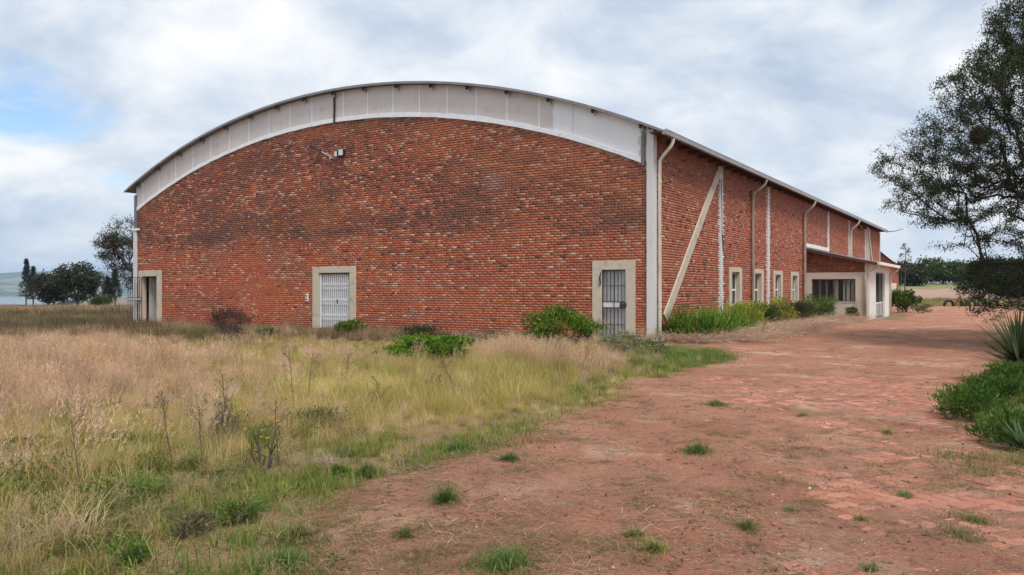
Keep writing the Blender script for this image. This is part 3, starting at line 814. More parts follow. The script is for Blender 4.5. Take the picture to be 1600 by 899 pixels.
def build_columns():
    MB().box(-0.14, 0.09, -0.06, 0.20, -0.35, float(roof_z(0)) - 0.10).build('corner_column', M['col_white'], hall, bevel=0.008)
    MB().box(-0.30, -0.20, -0.075, -0.045, 5.25, 6.15).build('steel_plate', M['grey_steel'], hall)
    MB().box(-0.27, -0.15, -0.05, -0.021, 5.9, 6.26).build('bracket', M['plinth'], hall)
    # left corner: grey pipe above, white column below
    MB().box(-GW - 0.10, -GW + 0.10, -0.05, 0.20, 4.34, 6.0).build('corner_post', M['grey_steel'], hall)
    MB().box(-GW - 0.16, -GW + 0.09, -0.06, 0.20, -0.45, 4.33).build('corner_column', M['col_white'], hall, bevel=0.008)
    MB().box(-GW - 0.20, -GW + 0.28, -0.09, 0.02, 4.32, 4.41).build('bracket', M['trim_white'], hall)
    # steel columns in the side wall
    for t in PIL:
        if 19 < t < 21: continue
        z0 = 3.72 if PORCH[0] < t < PORCH[1] else -0.05
        MB().box(0.001, 0.018, t - 0.13, t + 0.13, z0, 6.05).build('wall_column', M['col_white'], hall)
    MB().bar((0.022, 6.64, 5.6), (0.022, 6.70, 3.5), 0.012, 0.06, up=(0, 1, 0)).build('rust_streak', M['timber_dark'], hall)
    mb = MB(); mb.bar((0.026, 6.72, 3.55), (0.026, 6.86, 2.9), 0.012, 0.14, up=(0, 1, 0)); mb.build('open_joint', M['dark_steel'], hall)
    MB().box(-0.10, 0.06, HL - 0.02, HL + 0.14, -0.3, 6.05).build('corner_column', M['col_white'], hall)
    # diagonal braces
    MB().bar((0.028, 1.02, 0.60), (0.028, 6.50, 6.02), 0.052, 0.36, up=(0, 1, 0)).build('diagonal_brace', M['beige'], hall, bevel=0.01)
    MB().box(0.001, 0.13, 0.72, 1.30, 0.28, 0.45).build('brace_footing', M['red_step'], hall, bevel=0.01)
    MB().bar((0.05, 40.6, 6.0), (0.05, 42.9, 3.2), 0.09, 0.30, up=(0, 1, 0)).build('diagonal_brace', M['beige'], hall)
    MB().box(0.001, 0.03, 40.3, 41.9, 3.4, 6.0).build('plaster_patch', M['door_grey'], hall)
    # white band above the porch roof
    MB().box(0.003, 0.05, PORCH[0] + 0.05, 26.45, 3.72, 3.92).build('flashing', M['white_wall'], hall)
build_columns()

def downpipe(t, z0, mat, r=0.05, wall=0.0, shoe=True, dx=0.0, hopper=False, swing=0.55):
    """pipe down the side wall at local y = t, its elbow running up to the gutter"""
    gz = float(roof_z(0.52)) - 0.13
    x = wall + r + 0.03
    pts = [(0.56, t + swing, gz), (0.55, t + swing, gz - 0.12), (0.50, t + swing * 0.9, gz - 0.24), (x + 0.10, t + swing * 0.15, gz - 0.52), (x, t, gz - 0.66), (x, t, z0 + 0.14)]
    if shoe: pts += [(x + 0.02, t, z0 + 0.08), (x + 0.16, t - 0.05, z0 + 0.01)]
    else: pts += [(x, t, z0)]
    o = MB().tube(pts, r, 10).build('downpipe', mat, hall, smooth_sh=True)
    z = z0 + 0.9
    while z < gz - 0.9:
        MB().tube([(x, t, z), (x, t, z + 0.05)], r + 0.008, 10).build('pipe_clip', mat, o); z += 1.9
    if hopper: MB().tube([(x, t, gz - 0.70), (x + 0.01, t, gz - 0.50)], [r + 0.015, r + 0.06], 8).build('hopper', M['pipe_brown'], o)
downpipe(0.22, 0.05, M['pipe_cream'], 0.055, 0.09, swing=0.10)
downpipe(10.55, 0.0, M['pipe_brown'], 0.06, 0.0, shoe=False, hopper=True, swing=0.25)
downpipe(19.95, 0.0, M['pipe_brown'], 0.075, 0.0, shoe=False, swing=0.2)
downpipe(33.4, 3.0, M['pipe_cream'], 0.07, 0.0, shoe=False, swing=0.2)

def surround(name, x0, x1, o0, o1, top, ot, parent, z0=0.0, proud=0.03, deep=0.22):
    mb = MB()
    mb.box(x0, o0, -proud, deep, z0, ot)
    mb.box(o1, x1, -proud, deep, z0, ot)
    mb.box(x0, x1, -proud - 0.001, deep, ot + 0.0, top)
    return mb.build(name, M['beige'], parent, bevel=0.006)
def build_doors():
    # middle door: white folding trellis gate
    d = DOORS['mid']; dm = empty('door', (0, 0, 0), 0, hall)
    tag(dm, 'door closed with a white folding trellis gate')
    surround('door_surround', d[0], d[1], d[2], d[3], 2.40, d[4], dm, -0.02)
    MB().box(d[2], d[3], 0.15, 0.19, 0.0, d[4]).build('door_leaf', M['door_white'], dm)
    n = 15; w = d[3] - d[2] - 0.12
    xs = [d[2] + 0.11 + w * k / (n - 1) * 0.985 for k in range(n)]
    for x in xs:
        mb = MB(); mb.box(x - 0.011, x + 0.011, 0.02, 0.035, 0.04, d[4] - 0.06); mb.box(x - 0.011, x - 0.006, 0.035, 0.055, 0.04, d[4] - 0.06)
        mb.build('gate_slat', M['gate_white'], dm)
    mb = MB()
    for zc in (0.42, 1.02, 1.62):
        for k in range(n - 2):
            h = 0.30
            mb.bar((xs[k], 0.012, zc - h / 2), (xs[k + 2], 0.012, zc + h / 2), 0.006, 0.018, up=(0, 1, 0))
            mb.bar((xs[k], 0.042, zc + h / 2), (xs[k + 2], 0.042, zc - h / 2), 0.006, 0.018, up=(0, 1, 0))
    mb.build('lattice', M['gate_white'], dm)
    mb = MB(); mb.box(d[2] + 0.035, d[2] + 0.06, 0.0, 0.05, 0.0, d[4] - 0.03); mb.build('gate_post', M['gate_white'], dm)
    mb = MB(); mb.box(d[2], d[3], 0.0, 0.06, d[4] - 0.05, d[4] - 0.001); mb.build('gate_track', M['dark_steel'], dm)
    MB().box(xs[8] - 0.02, xs[8] + 0.03, 0.0, 0.012, 0.98, 1.12).build('lock', M['dark_steel'], dm)
    # right door: dark bar gate before a white door
    d = DOORS['right']; dr = empty('door', (0, 0, 0), 0, hall)
    tag(dr, 'white door behind a dark steel bar gate')
    surround('door_surround', d[0], d[1], d[2], d[3], 2.40, d[4], dr, -0.25)
    MB().box(d[2], d[3], 0.14, 0.18, -0.02, d[4]).build('door_leaf', M['door_white'], dr)
    mb = MB()
    for k in range(5):
        x = d[2] + 0.145 + k * 0.12 - 0.02
        mb.box(x, x + 0.016, 0.145 - 0.012, 0.139, 0.02, d[4] - 0.05)
    mb.build('door_boards', M['door_grey'], dr)
    x0, x1 = d[2] + 0.01, d[3] - 0.01
    n = 7
    for k in range(n):
        x = x0 + 0.012 + (x1 - x0 - 0.024) * k / (n - 1)
        w = 0.014 if k in (0, 3, n - 1) else 0.008
        MB().box(x - w, x + w, 0.03 - w, 0.03 + w, 0.02, d[4] - 0.03).build('gate_bar', M['dark_steel'], dr)
    for z in (0.42, 0.94, 1.13, 1.62, d[4] - 0.02):
        MB().box(x0, x1, 0.012, 0.048, z - 0.011, z + 0.011).build('gate_rail', M['dark_steel'], dr)
    MB().box(x0 + 0.02, x1 - 0.19, 0.020, 0.03, 0.96, 1.11).build('gate_plate', M['door_white'], dr)
    mb = MB(); mb.box(x1 - 0.19, x1 - 0.01, -0.005, 0.05, 0.955, 0.975); mb.box(x1 - 0.19, x1 - 0.01, -0.005, 0.05, 1.095, 1.115)
    mb.box(x1 - 0.19, x1 - 0.17, -0.005, 0.05, 0.975, 1.095); mb.box(x1 - 0.12, x1 - 0.04, -0.02, 0.0, 1.0, 1.06); mb.box(x1 - 0.02, x1 + 0.05, -0.04, -0.032, 0.97, 1.10)
    mb.build('lock', M['dark_steel'], dr)
    mb = MB(); mb.tube([(d[2] - 0.01, -0.04, 2.06), (d[2] - 0.05, -0.06, 1.86), (d[2] - 0.02, -0.06, 1.72), (d[2] - 0.06, -0.05, 1.62)], [0.012, 0.03, 0.022, 0.012], 6)
    mb.build('chain', M['dark_steel'], dr)
    # left door: leaves ajar, steel gate swung back
    d = DOORS['left']; dl = empty('door', (0, 0, 0), 0, hall)
    tag(dl, 'open double door with its bar gate swung back')
    surround('door_surround', d[0], d[1], d[2], d[3], 2.40, d[4], dl, -0.02)
    MB().bar((d[2] + 0.25, 0.20, 1.05), (d[2] + 0.42, 0.62, 1.05), 0.04, 2.08).build('door_leaf', M['door_grey'], dl)
    MB().bar((d[3] - 0.02, 0.21, 1.05), (d[3] - 0.30, 0.62, 1.05), 0.04, 2.08).build('door_leaf', M['door_brown'], dl)
    a, b = Vector((d[2] + 0.05, -0.05, 0)), Vector((d[2] - 0.62, -0.32, 0))
    for k in range(7):
        p = a.lerp(b, k / 6)
        MB().box(p.x - 0.009, p.x + 0.009, p.y - 0.009, p.y + 0.009, 0.02, 2.08).build('gate_bar', M['dark_steel'], dl)
    for z in (0.03, 0.98, 1.14, 2.08):
        MB().bar((a.x, a.y, z), (b.x, b.y, z), 0.022, 0.022).build('gate_rail', M['dark_steel'], dl)
    MB().bar((a.x, a.y - 0.02, 1.06), (b.x, b.y - 0.02, 1.06), 0.03, 0.09).build('lock', M['galv'], dl)
build_doors()

def build_windows():
    for w in WINS:
        wi = empty('window', (0, w, 0), 0, hall)
        mb = MB(); p, dp = 0.025, -0.22
        mb.box(dp, p, -0.83, -0.5, 0.66, 2.37); mb.box(dp, p, 0.5, 0.83, 0.66, 2.37)
        mb.box(dp, p + 0.001, -0.5, 0.5, 2.19, 2.37); mb.box(dp, p + 0.012, -0.5, 0.5, 0.66, 0.89)
        mb.build('window_surround', M['beige'], wi, bevel=0.005)
        mb = MB(); x0, x1 = -0.17, -0.13
        for y0, y1, z0, z1 in ((-0.5, -0.45, 0.89, 2.19), (0.45, 0.5, 0.89, 2.19), (-0.45, 0.45, 0.89, 0.95), (-0.45, 0.45, 2.13, 2.19), (-0.45, 0.45, 1.46, 1.53), (-0.02, 0.02, 0.95, 1.46), (-0.02, 0.02, 1.53, 2.13)):
            mb.box(x0, x1, y0, y1, z0, z1)
        mb.build('window_frame', M['gate_white'], wi)
        for z0, z1 in ((0.95, 1.46), (1.53, 2.13)):
            for y0, y1 in ((-0.45, -0.02), (0.02, 0.45)):
                MB().box(-0.152, -0.148, y0, y1, z0, z1).build('pane', M['glass'], wi)
        for k in range(7):
            z = 1.0 + k * 0.18
            MB().box(-0.185, -0.178, -0.45, 0.45, z - 0.006, z + 0.006).build('burglar_bar', M['galv'], wi)
        MB().box(-0.30, -0.29, -0.6, 0.6, 0.7, 2.3).build('blind', M['door_grey'], wi)
build_windows()

# ------------------------------------------------------------------ the entrance porch
def build_porch():
    y0, y1, W = PORCH
    po = empty('entrance_porch', loc2w(0, 0), -TH)
    tag(po, 'low cream entrance porch with a lean-to roof on the hall side', 'porch')
    rz = lambda x: 3.66 - 0.232 * x
    # front wall with window opening (faces the camera)
    a, b, zl, zt = 0.31, 2.42, 0.88, 2.05
    mb = MB()
    for (x0, x1, z0, z1) in ((0.02, a, -0.2, 2.38), (b, W, -0.2, 2.38), (a, b, -0.2, zl), (a, b, zt, 2.38)):
        mb.box(x0, x1, y0, y0 + 0.2, z0, z1)
    wall = mb.build('wall', M['cream'], po)
    mb = MB(); mb.quad((0.0, y0 + 0.035, 2.38), (W, y0 + 0.035, 2.38), (W, y0 + 0.035, rz(W) - 0.05), (0.0, y0 + 0.035, rz(0) - 0.05))
    bw = mb.build('brick_panel', M['mortar'], po)
    B = clip_bricks(0.02, W - 0.02, 2.385, 3.7, [], top=lambda x: rz(x) - 0.05, seed=33)
    r = np.random.default_rng(3)
    cols = np.array([0.24, 0.068, 0.034]) * r.uniform(0.7, 1.3, (len(B), 1))
    pal = r.random(len(B)) > 0.93; cols[pal] = (0.36, 0.17, 0.09)
    o = link_mesh('brickwork', bricks_mesh('brickwork', B, cols, 'x', y0 + 0.03), M['brick'], bw); tag(o, kind='stuff')
    # outer wall with the sliding doors, and rear wall
    d0, d1, dt = y0 + 2.1, y0 + 5.4, 2.42
    mb = MB()
    mb.box(W - 0.2, W + 0.012, y0 - 0.012, d0, -0.2, rz(W) - 0.04); mb.box(W - 0.2, W + 0.012, d1, y1, -0.2, rz(W) - 0.04)
    mb.box(W - 0.2, W + 0.011, d0, d1, dt, rz(W) - 0.042)
    mb.build('wall', M['white_wall'], po)
    MB().box(0.02, W - 0.21, y1 - 0.2, y1 - 0.02, -0.2, 2.9).build('wall', M['cream'], po)
    MB().box(0.02, W - 0.2, y0 + 0.21, y1 - 0.21, -0.2, 0.0).build('floor', M['plinth'], po)
    # window: dark frame, panes, curtains
    wi = empty('window', (0, 0, 0), 0, po)
    mb = MB(); f = 0.05
    mb.box(a, a + f, y0 + 0.06, y0 + 0.11, zl, zt); mb.box(b - f, b, y0 + 0.06, y0 + 0.11, zl, zt)
    mb.box(a + f, b - f, y0 + 0.06, y0 + 0.11, zt - f, zt); mb.box(a + f, b - f, y0 + 0.06, y0 + 0.11, zl, zl + f)
    mb.box((a + b) / 2 + 0.02, (a + b) / 2 + 0.06, y0 + 0.06, y0 + 0.11, zl + f, zt - f)
    mb.build('window_frame', M['door_brown'], wi)
    m2 = (a + b) / 2
    for x0, x1 in ((a + f, m2 + 0.02), (m2 + 0.06, b - f)):
        MB().box(x0, x1, y0 + 0.08, y0 + 0.085, zl + f, zt - f).build('pane', M['glass_clear'], wi)
    for x0, x1, yy in ((0.60, 0.70, 0.40), (0.93, 1.04, 0.40), (1.42, 1.58, 0.22), (1.80, 1.92, 0.20), (1.97, 2.14, 0.19), (2.19, 2.34, 0.20)):
        pts = []
        mb = MB(); n = 8
        for k in range(n):
            u0, u1 = k / n, (k + 1) / n
            mb.quad((x0 + (x1 - x0) * u0, y0 + yy + 0.03 * math.sin(k * 2.2), 0.4), (x0 + (x1 - x0) * u1, y0 + yy + 0.03 * math.sin(k * 2.2 + 2.2), 0.4),
                    (x0 + (x1 - x0) * u1, y0 + yy + 0.03 * math.sin(k * 2.2 + 2.2), 2.3), (x0 + (x1 - x0) * u0, y0 + yy + 0.03 * math.sin(k * 2.2), 2.3))
        mb.build('curtain', M['curtain'], wi)
    MB().box(a - 0.03, b + 0.03, y0 - 0.02, y0 + 0.02, zl - 0.035, zl + 0.005).build('window_sill', M['cream'], wi)
    # sliding door
    dr = empty('door', (0, 0, 0), 0, po)
    x = W - 0.09
    mid = (d0 + d1) / 2
    for q0, q1, xx in ((d0, mid + 0.03, x), (mid - 0.03, d1, x - 0.05)):
        mb = MB(); f = 0.07
        mb.box(xx, xx + 0.04, q0, q0 + f, 0.02, dt); mb.box(xx, xx + 0.04, q1 - f, q1, 0.02, dt)
        mb.box(xx, xx + 0.04, q0 + f, q1 - f, dt - f, dt); mb.box(xx, xx + 0.04, q0 + f, q1 - f, 0.02, 0.12)
        mb.build('door_frame', M['grey_steel'], dr)
        MB().box(xx, xx + 0.042, q0 + f, q1 - f, 0.76, 0.83).build('door_rail', M['gate_white'], dr)
        MB().box(xx + 0.015, xx + 0.02, q0 + f, q1 - f, 0.12, 0.76).build('pane', M['door_grey'], dr)
        MB().box(xx + 0.015, xx + 0.02, q0 + f, q1 - f, 0.83, dt - f).build('pane', M['glass'], dr)
    MB().box(W - 0.15, W + 0.35, d0 - 0.1, d1 + 0.1, -0.2, 0.015).build('doorstep', M['plinth'], po, bevel=0.01)
    # lean-to roof
    mb = MB(); e = 0.42; ya, yb = y0 - 0.28, y1 + 0.25
    for k in range(28):
        u0, u1 = ya + (yb - ya) * k / 28, ya + (yb - ya) * (k + 1) / 28
        um = (u0 + u1) / 2
        for p, q, h0, h1 in ((u0, um, 0.0, 0.03), (um, u1, 0.03, 0.0)):
            mb.quad((0.02, p, rz(0) + h0), (W + e, p, rz(W + e) + h0), (W + e, q, rz(W + e) + h1), (0.02, q, rz(0) + h1))
    mb.quad((0.02, ya, rz(0) - 0.03), (0.02, yb, rz(0) - 0.03), (W + e, yb, rz(W + e) - 0.03), (W + e, ya, rz(W + e) - 0.03))
    mb.quad((0.02, ya, rz(0) - 0.03), (W + e, ya, rz(W + e) - 0.03), (W + e, ya, rz(W + e)), (0.02, ya, rz(0)))
    roof = mb.build('roof', M['roof'], po)
    MB().bar((0.03, ya + 0.03, rz(0) - 0.10), (W + 0.35, ya + 0.03, rz(W + 0.35) - 0.10), 0.04, 0.12).build('barge_board', M['timber_dark'], roof)
    for k in range(8):
        y = ya + 0.3 + k * (yb - ya - 0.5) / 7
        MB().bar((W - 0.1, y, rz(W - 0.1) - 0.08), (W + e - 0.03, y, rz(W + e - 0.03) - 0.08), 0.05, 0.09).build('rafter_end', M['timber_dark'], roof)
    gx, gz = W + e, rz(W + e)
    mb = MB(); mb.box(gx - 0.01, gx + 0.13, ya, yb, gz - 0.12, gz - 0.105); mb.box(gx + 0.115, gx + 0.13, ya, yb, gz - 0.105, gz + 0.02)
    mb.box(gx - 0.01, gx + 0.005, ya, yb, gz - 0.105, gz - 0.035); mb.box(gx - 0.01, gx + 0.13, ya - 0.01, ya, gz - 0.12, gz + 0.02)
    mb.build('gutter', M['white_wall'], roof)
    for y, x in ((y0 - 0.09, W - 0.16), ):
        MB().tube([(gx + 0.05, ya + 0.1, gz - 0.1), (gx + 0.04, ya + 0.1, gz - 0.2), (gx - 0.05, ya + 0.13, gz - 0.28), (x + 0.12, y, gz - 0.46), (x, y, gz - 0.58), (x, y, 0.02)], 0.055, 10).build('downpipe', M['pipe_cream'], po, smooth_sh=True)
    MB().tube([(gx + 0.05, yb - 0.3, gz - 0.1), (gx + 0.03, yb - 0.3, gz - 0.22), (W + 0.12, yb - 0.4, gz - 0.5), (W + 0.09, yb - 0.4, gz - 0.62), (W + 0.09, yb - 0.4, 0.02)], 0.055, 10).build('downpipe', M['pipe_cream'], po, smooth_sh=True)
build_porch()

# ------------------------------------------------------------------ fittings on the hall
def on_wall(name, lx, z, label, cat, ly=0.0):
    e = empty(name, loc2w(lx, ly, z), -TH); tag(e, label, cat); return e
def build_fittings():
    l = on_wall('floodlight', -12.75, 6.75, 'pair of small white floodlights high on the brick gable', 'floodlight')
    MB().box(-0.10, 0.16, -0.06, -0.002, -0.08, 0.06).build('bracket', M['black'], l)
    MB().box(-0.22, -0.06, -0.18, -0.07, -0.13, 0.10).build('lamp_head', M['black'], l, bevel=0.01)
    MB().box(-0.21, -0.09, -0.186, -0.181, -0.11, 0.09).build('lamp_glass', M['lampface'], l)
    MB().box(0.0, 0.26, -0.20, -0.07, -0.12, 0.16).build('lamp_head', M['black'], l, bevel=0.01)
    MB().box(0.02, 0.24, -0.206, -0.201, -0.09, 0.13).build('lamp_glass', M['lampface'], l)
    p = on_wall('flag_bracket', -13.7, 6.95, 'slanted dark and pale pole fixed to the brick gable', 'pole')
    MB().tube([(-0.66, -0.10, 0.30), (-0.62, -0.12, 0.27), (-0.02, -0.12, -0.05)], [0.03, 0.045, 0.06], 8).build('sleeve', M['black'], p)
    MB().tube([(-0.02, -0.12, -0.05), (0.48, -0.10, -0.29)], 0.032, 8).build('rod', M['galv'], p)
    MB().box(0.40, 0.52, -0.13, -0.002, -0.36, -0.26).build('wall_plate', M['galv'], p)
    s = on_wall('socket_box', -14.62, 1.19, 'small white double socket box left of the trellis door', 'socket')
    MB().box(-0.065, 0.065, -0.05, -0.002, -0.15, 0.15).build('case', M['gate_white'], s, bevel=0.008)
    for z in (0.07, -0.07): MB().box(-0.03, 0.04, -0.056, -0.0505, z - 0.035, z + 0.035).build('socket', M['black'], s)
    c = empty('security_lamp', loc2w(0.0, 36.9, 5.62), -TH); tag(c, 'small dark lamp on an arm high on the far side wall', 'lamp')
    MB().tube([(0.002, 0, 0), (0.25, 0.1, 0.02), (0.42, 0.2, 0.14)], 0.03, 6).build('arm', M['dark_steel'], c)
    MB().box(0.30, 0.56, 0.05, 0.4, 0.08, 0.24).build('lamp_head', M['dark_steel'], c, bevel=0.02)
    MB().box(0.02, 0.14, -0.30, -0.02, 0.08, 0.26).build('sensor', M['dark_steel'], c, bevel=0.02)
build_fittings()

# ------------------------------------------------------------------ brick house behind
def build_house():
    base = pd(1367, 74.0)
    h = empty('brick_house', base, -0.2); tag(h, 'small gabled brick house just behind the far end of the hall', 'house')
    bm = paint('house_brick', (0.36, 0.14, 0.09), (0.28, 0.10, 0.065), 3, 0.9, grime=(0.42, 0.22, 0.15), gscale=9)
    hw, eh, ph = 2.05, 3.55, 5.3
    mb = MB()
    for y, s in ((0, 1), (7, -1)):
        p = [(-hw, y, -0.3), (hw, y, -0.3), (hw, y, eh), (0, y, ph), (-hw, y, eh)]
        mb.quad(*(p if s > 0 else p[::-1]))
    mb.quad((hw, 0, -0.3), (hw, 7, -0.3), (hw, 7, eh), (hw, 0, eh)); mb.quad((-hw, 7, -0.3), (-hw, 0, -0.3), (-hw, 0, eh), (-hw, 7, eh))
    mb.build('wall', bm, h)
    for s in (-1, 1):
        e = Vector((s * (hw + 0.35), 0, eh - 0.30)); pk = Vector((0, 0, ph + 0.02))
        mb = MB()
        y0, y1 = -0.3, 7.3
        mb.quad((pk.x, y0, pk.z), (e.x, y0, e.z), (e.x, y1, e.z), (pk.x, y1, pk.z))
        mb.quad((pk.x, y0, pk.z + 0.1), (e.x, y0, e.z + 0.1), (e.x, y1, e.z + 0.1), (pk.x, y1, pk.z + 0.1))
        mb.quad((pk.x, y0, pk.z), (e.x, y0, e.z), (e.x, y0, e.z + 0.1), (pk.x, y0, pk.z + 0.1))
        mb.quad((e.x, y0, e.z), (e.x, y1, e.z), (e.x, y1, e.z + 0.1), (e.x, y0, e.z + 0.1))
        mb.build('roof', M['timber_dark'], h)
    MB().box(hw - 0.9, hw - 0.2, -0.04, 0.02, 1.0, 2.1).build('window', M['white_wall'], h)
build_house()

# ------------------------------------------------------------------ trees
def rand_unit(r, n):
    v = r.normal(size=(n, 3)); return v / np.linalg.norm(v, axis=1)[:, None]
def leaf_quads(P, D, Nn, L, W, cols, fold=0.0):
    """diamond leaves: base P, direction D, side from normal Nn, length L, width W"""
    S = np.cross(D, Nn); S /= np.maximum(np.linalg.norm(S, axis=1), 1e-6)[:, None]
    L = np.broadcast_to(L, len(P))[:, None]; W = np.broadcast_to(W, len(P))[:, None]
    a = P; b = P + D * L * 0.45 + S * W * 0.5; c = P + D * L; d = P + D * L * 0.45 - S * W * 0.5
    V = np.stack([a, b, c, d], 1).reshape(-1, 3)
    F = np.arange(len(P) * 4).reshape(-1, 4)
    return V, F, cols
class Skeleton:
    """grows limbs from a trunk to scattered targets, then thickens them by what they carry"""
    def __init__(s, trunk_pts):
        s.p = [Vector(q) for q in trunk_pts]; s.par = [-1] + list(range(len(trunk_pts) - 1))
    def grow(s, targets, seglen=0.6, bias=0.25, r=None, sag=0.08, start=1):
        base = np.array(s.p[0])
        T = sorted(targets, key=lambda t: float(np.linalg.norm(np.array(t) - base)))
        s.ends = []
        pos = np.array([tuple(q) for q in s.p]); plen = np.zeros(len(s.p))
        for i in range(1, len(s.p)): plen[i] = plen[s.par[i]] + (s.p[i] - s.p[s.par[i]]).length
        for t in T:
            t = np.array(t)
            d = np.linalg.norm(pos - t, axis=1) + bias * plen
            d[:start] = 1e9
            j = int(np.argmin(d))
            a = pos[j]; dist = float(np.linalg.norm(t - a))
            n = max(1, int(round(dist / seglen)))
            prev = j
            newp, newl = [], []
            for k in range(1, n + 1):
                u = k / n
                q = a + (t - a) * u
                q[2] += sag * dist * math.sin(math.pi * u) * (0.5 + r.random())
                if k < n: q = q + r.normal(0, 0.06 * dist / n + 0.01, 3)
                s.p.append(Vector(q)); s.par.append(prev)
                newl.append(plen[j] + dist * u)
                newp.append(q); prev = len(s.p) - 1
            pos = np.vstack([pos, newp]); plen = np.concatenate([plen, newl])
            s.ends.append(prev)
    def mesh(s, tip, power=2.2, rmax=1.0, seg_big=8):
        n = len(s.p); w = np.zeros(n)
        kids = [[] for _ in range(n)]
        for i in range(1, n): kids[s.par[i]].append(i)
        rad = np.zeros(n)
        for i in range(n - 1, -1, -1):
            rad[i] = tip if not kids[i] else min(rmax, (sum(rad[k] ** power for k in kids[i])) ** (1 / power) + 0.0004)
        s.rad = rad
        V, F = [], []
        for i in range(1, n):
            a, b = s.p[s.par[i]], s.p[i]
            d = b - a
            if d.length < 1e-4: continue
            d.normalize()
            u = d.orthogonal().normalized(); v = d.cross(u)
            k = seg_big if rad[i] > 0.05 else (5 if rad[i] > 0.02 else 3)
            ra, rb = min(rad[s.par[i]], rad[i] * 1.6), rad[i]
            n0 = len(V)
            for q, rr in ((a, ra), (b, rb)):
                for m in range(k):
                    an = 2 * math.pi * m / k
                    V.append(tuple(q + (u * math.cos(an) + v * math.sin(an)) * rr))
            for m in range(k):
                F.append((n0 + m, n0 + (m + 1) % k, n0 + k + (m + 1) % k, n0 + k + m))
        return V, F
def foliage(sk, r, per, spread, L, W, pal, droop=0.2, along=True, dens=None):
    """leaf sprays on every end twig"""
    pts, dirs = [], []
    for e in sk.ends:
        p = np.array(sk.p[e]); q = np.array(sk.p[sk.par[e]]); d = p - q
        pts.append((q, p)); dirs.append(d)
    pts = np.array(pts)
    n = len(pts)
    idx = np.repeat(np.arange(n), per)
    u = r.uniform(0.1, 1.15, len(idx))[:, None]
    P = pts[idx, 0] * (1 - u) + pts[idx, 1] * u + r.normal(0, spread, (len(idx), 3)) * np.array([1, 1, 0.7])
    D = rand_unit(r, len(idx)); D[:, 2] -= droop; D /= np.linalg.norm(D, axis=1)[:, None]
    Nn = rand_unit(r, len(idx)) + np.array([0, 0, 0.8])
    Ls = L * r.uniform(0.6, 1.4, len(idx)); Ws = W * r.uniform(0.7, 1.3, len(idx))
    pal = np.array(pal)
    clump = r.integers(0, len(pal), n)[idx]
    pick = np.where(r.random(len(idx)) < 0.6, clump, r.integers(0, len(pal), len(idx)))
    cols = pal[pick] * r.uniform(0.7, 1.3, (len(idx), 1))
    return leaf_quads(P, D, Nn, Ls, Ws, cols)
def make_tree(name, label, base, trunk, targets, r, tip=0.006, rmax=0.3, per=30, spread=0.16, L=0.08, W=0.03, pal=((0.05, 0.08, 0.025),), group=None, seglen=0.6, bias=0.25, sag=0.08, droop=0.2, bark=None, start=1, power=2.2):
    root = empty(name, base)
    tag(root, label, 'tree', group)
    sk = Skeleton(trunk); sk.grow(targets, seglen, bias, r, sag, start)
    V, F = sk.mesh(tip, rmax=rmax, power=power)
    me = bpy.data.meshes.new('trunk'); me.from_pydata(V, [], F); me.update()
    for p in me.polygons: p.use_smooth = True
    link_mesh('trunk', me, bark or M['bark'], root)
    V, F, c = foliage(sk, r, per, spread, L, W, pal, droop)
    link_mesh('crown', np_mesh('crown', V, F, c), M['leaf'], root)
    return root, sk
def blob_targets(r, n, blobs):
    """targets in a union of ellipsoids (cx, cy, cz, rx, ry, rz, weight), denser near the shell"""
    w = np.array([b[6] if len(b) > 6 else 1 for b in blobs], float); w /= w.sum()
    k = r.choice(len(blobs), n, p=w); B = np.array([b[:6] for b in blobs])[k]
    u = rand_unit(r, n) * (r.uniform(0.25, 1, (n, 1)) ** 0.5)
    return B[:, :3] + u * B[:, 3:6]

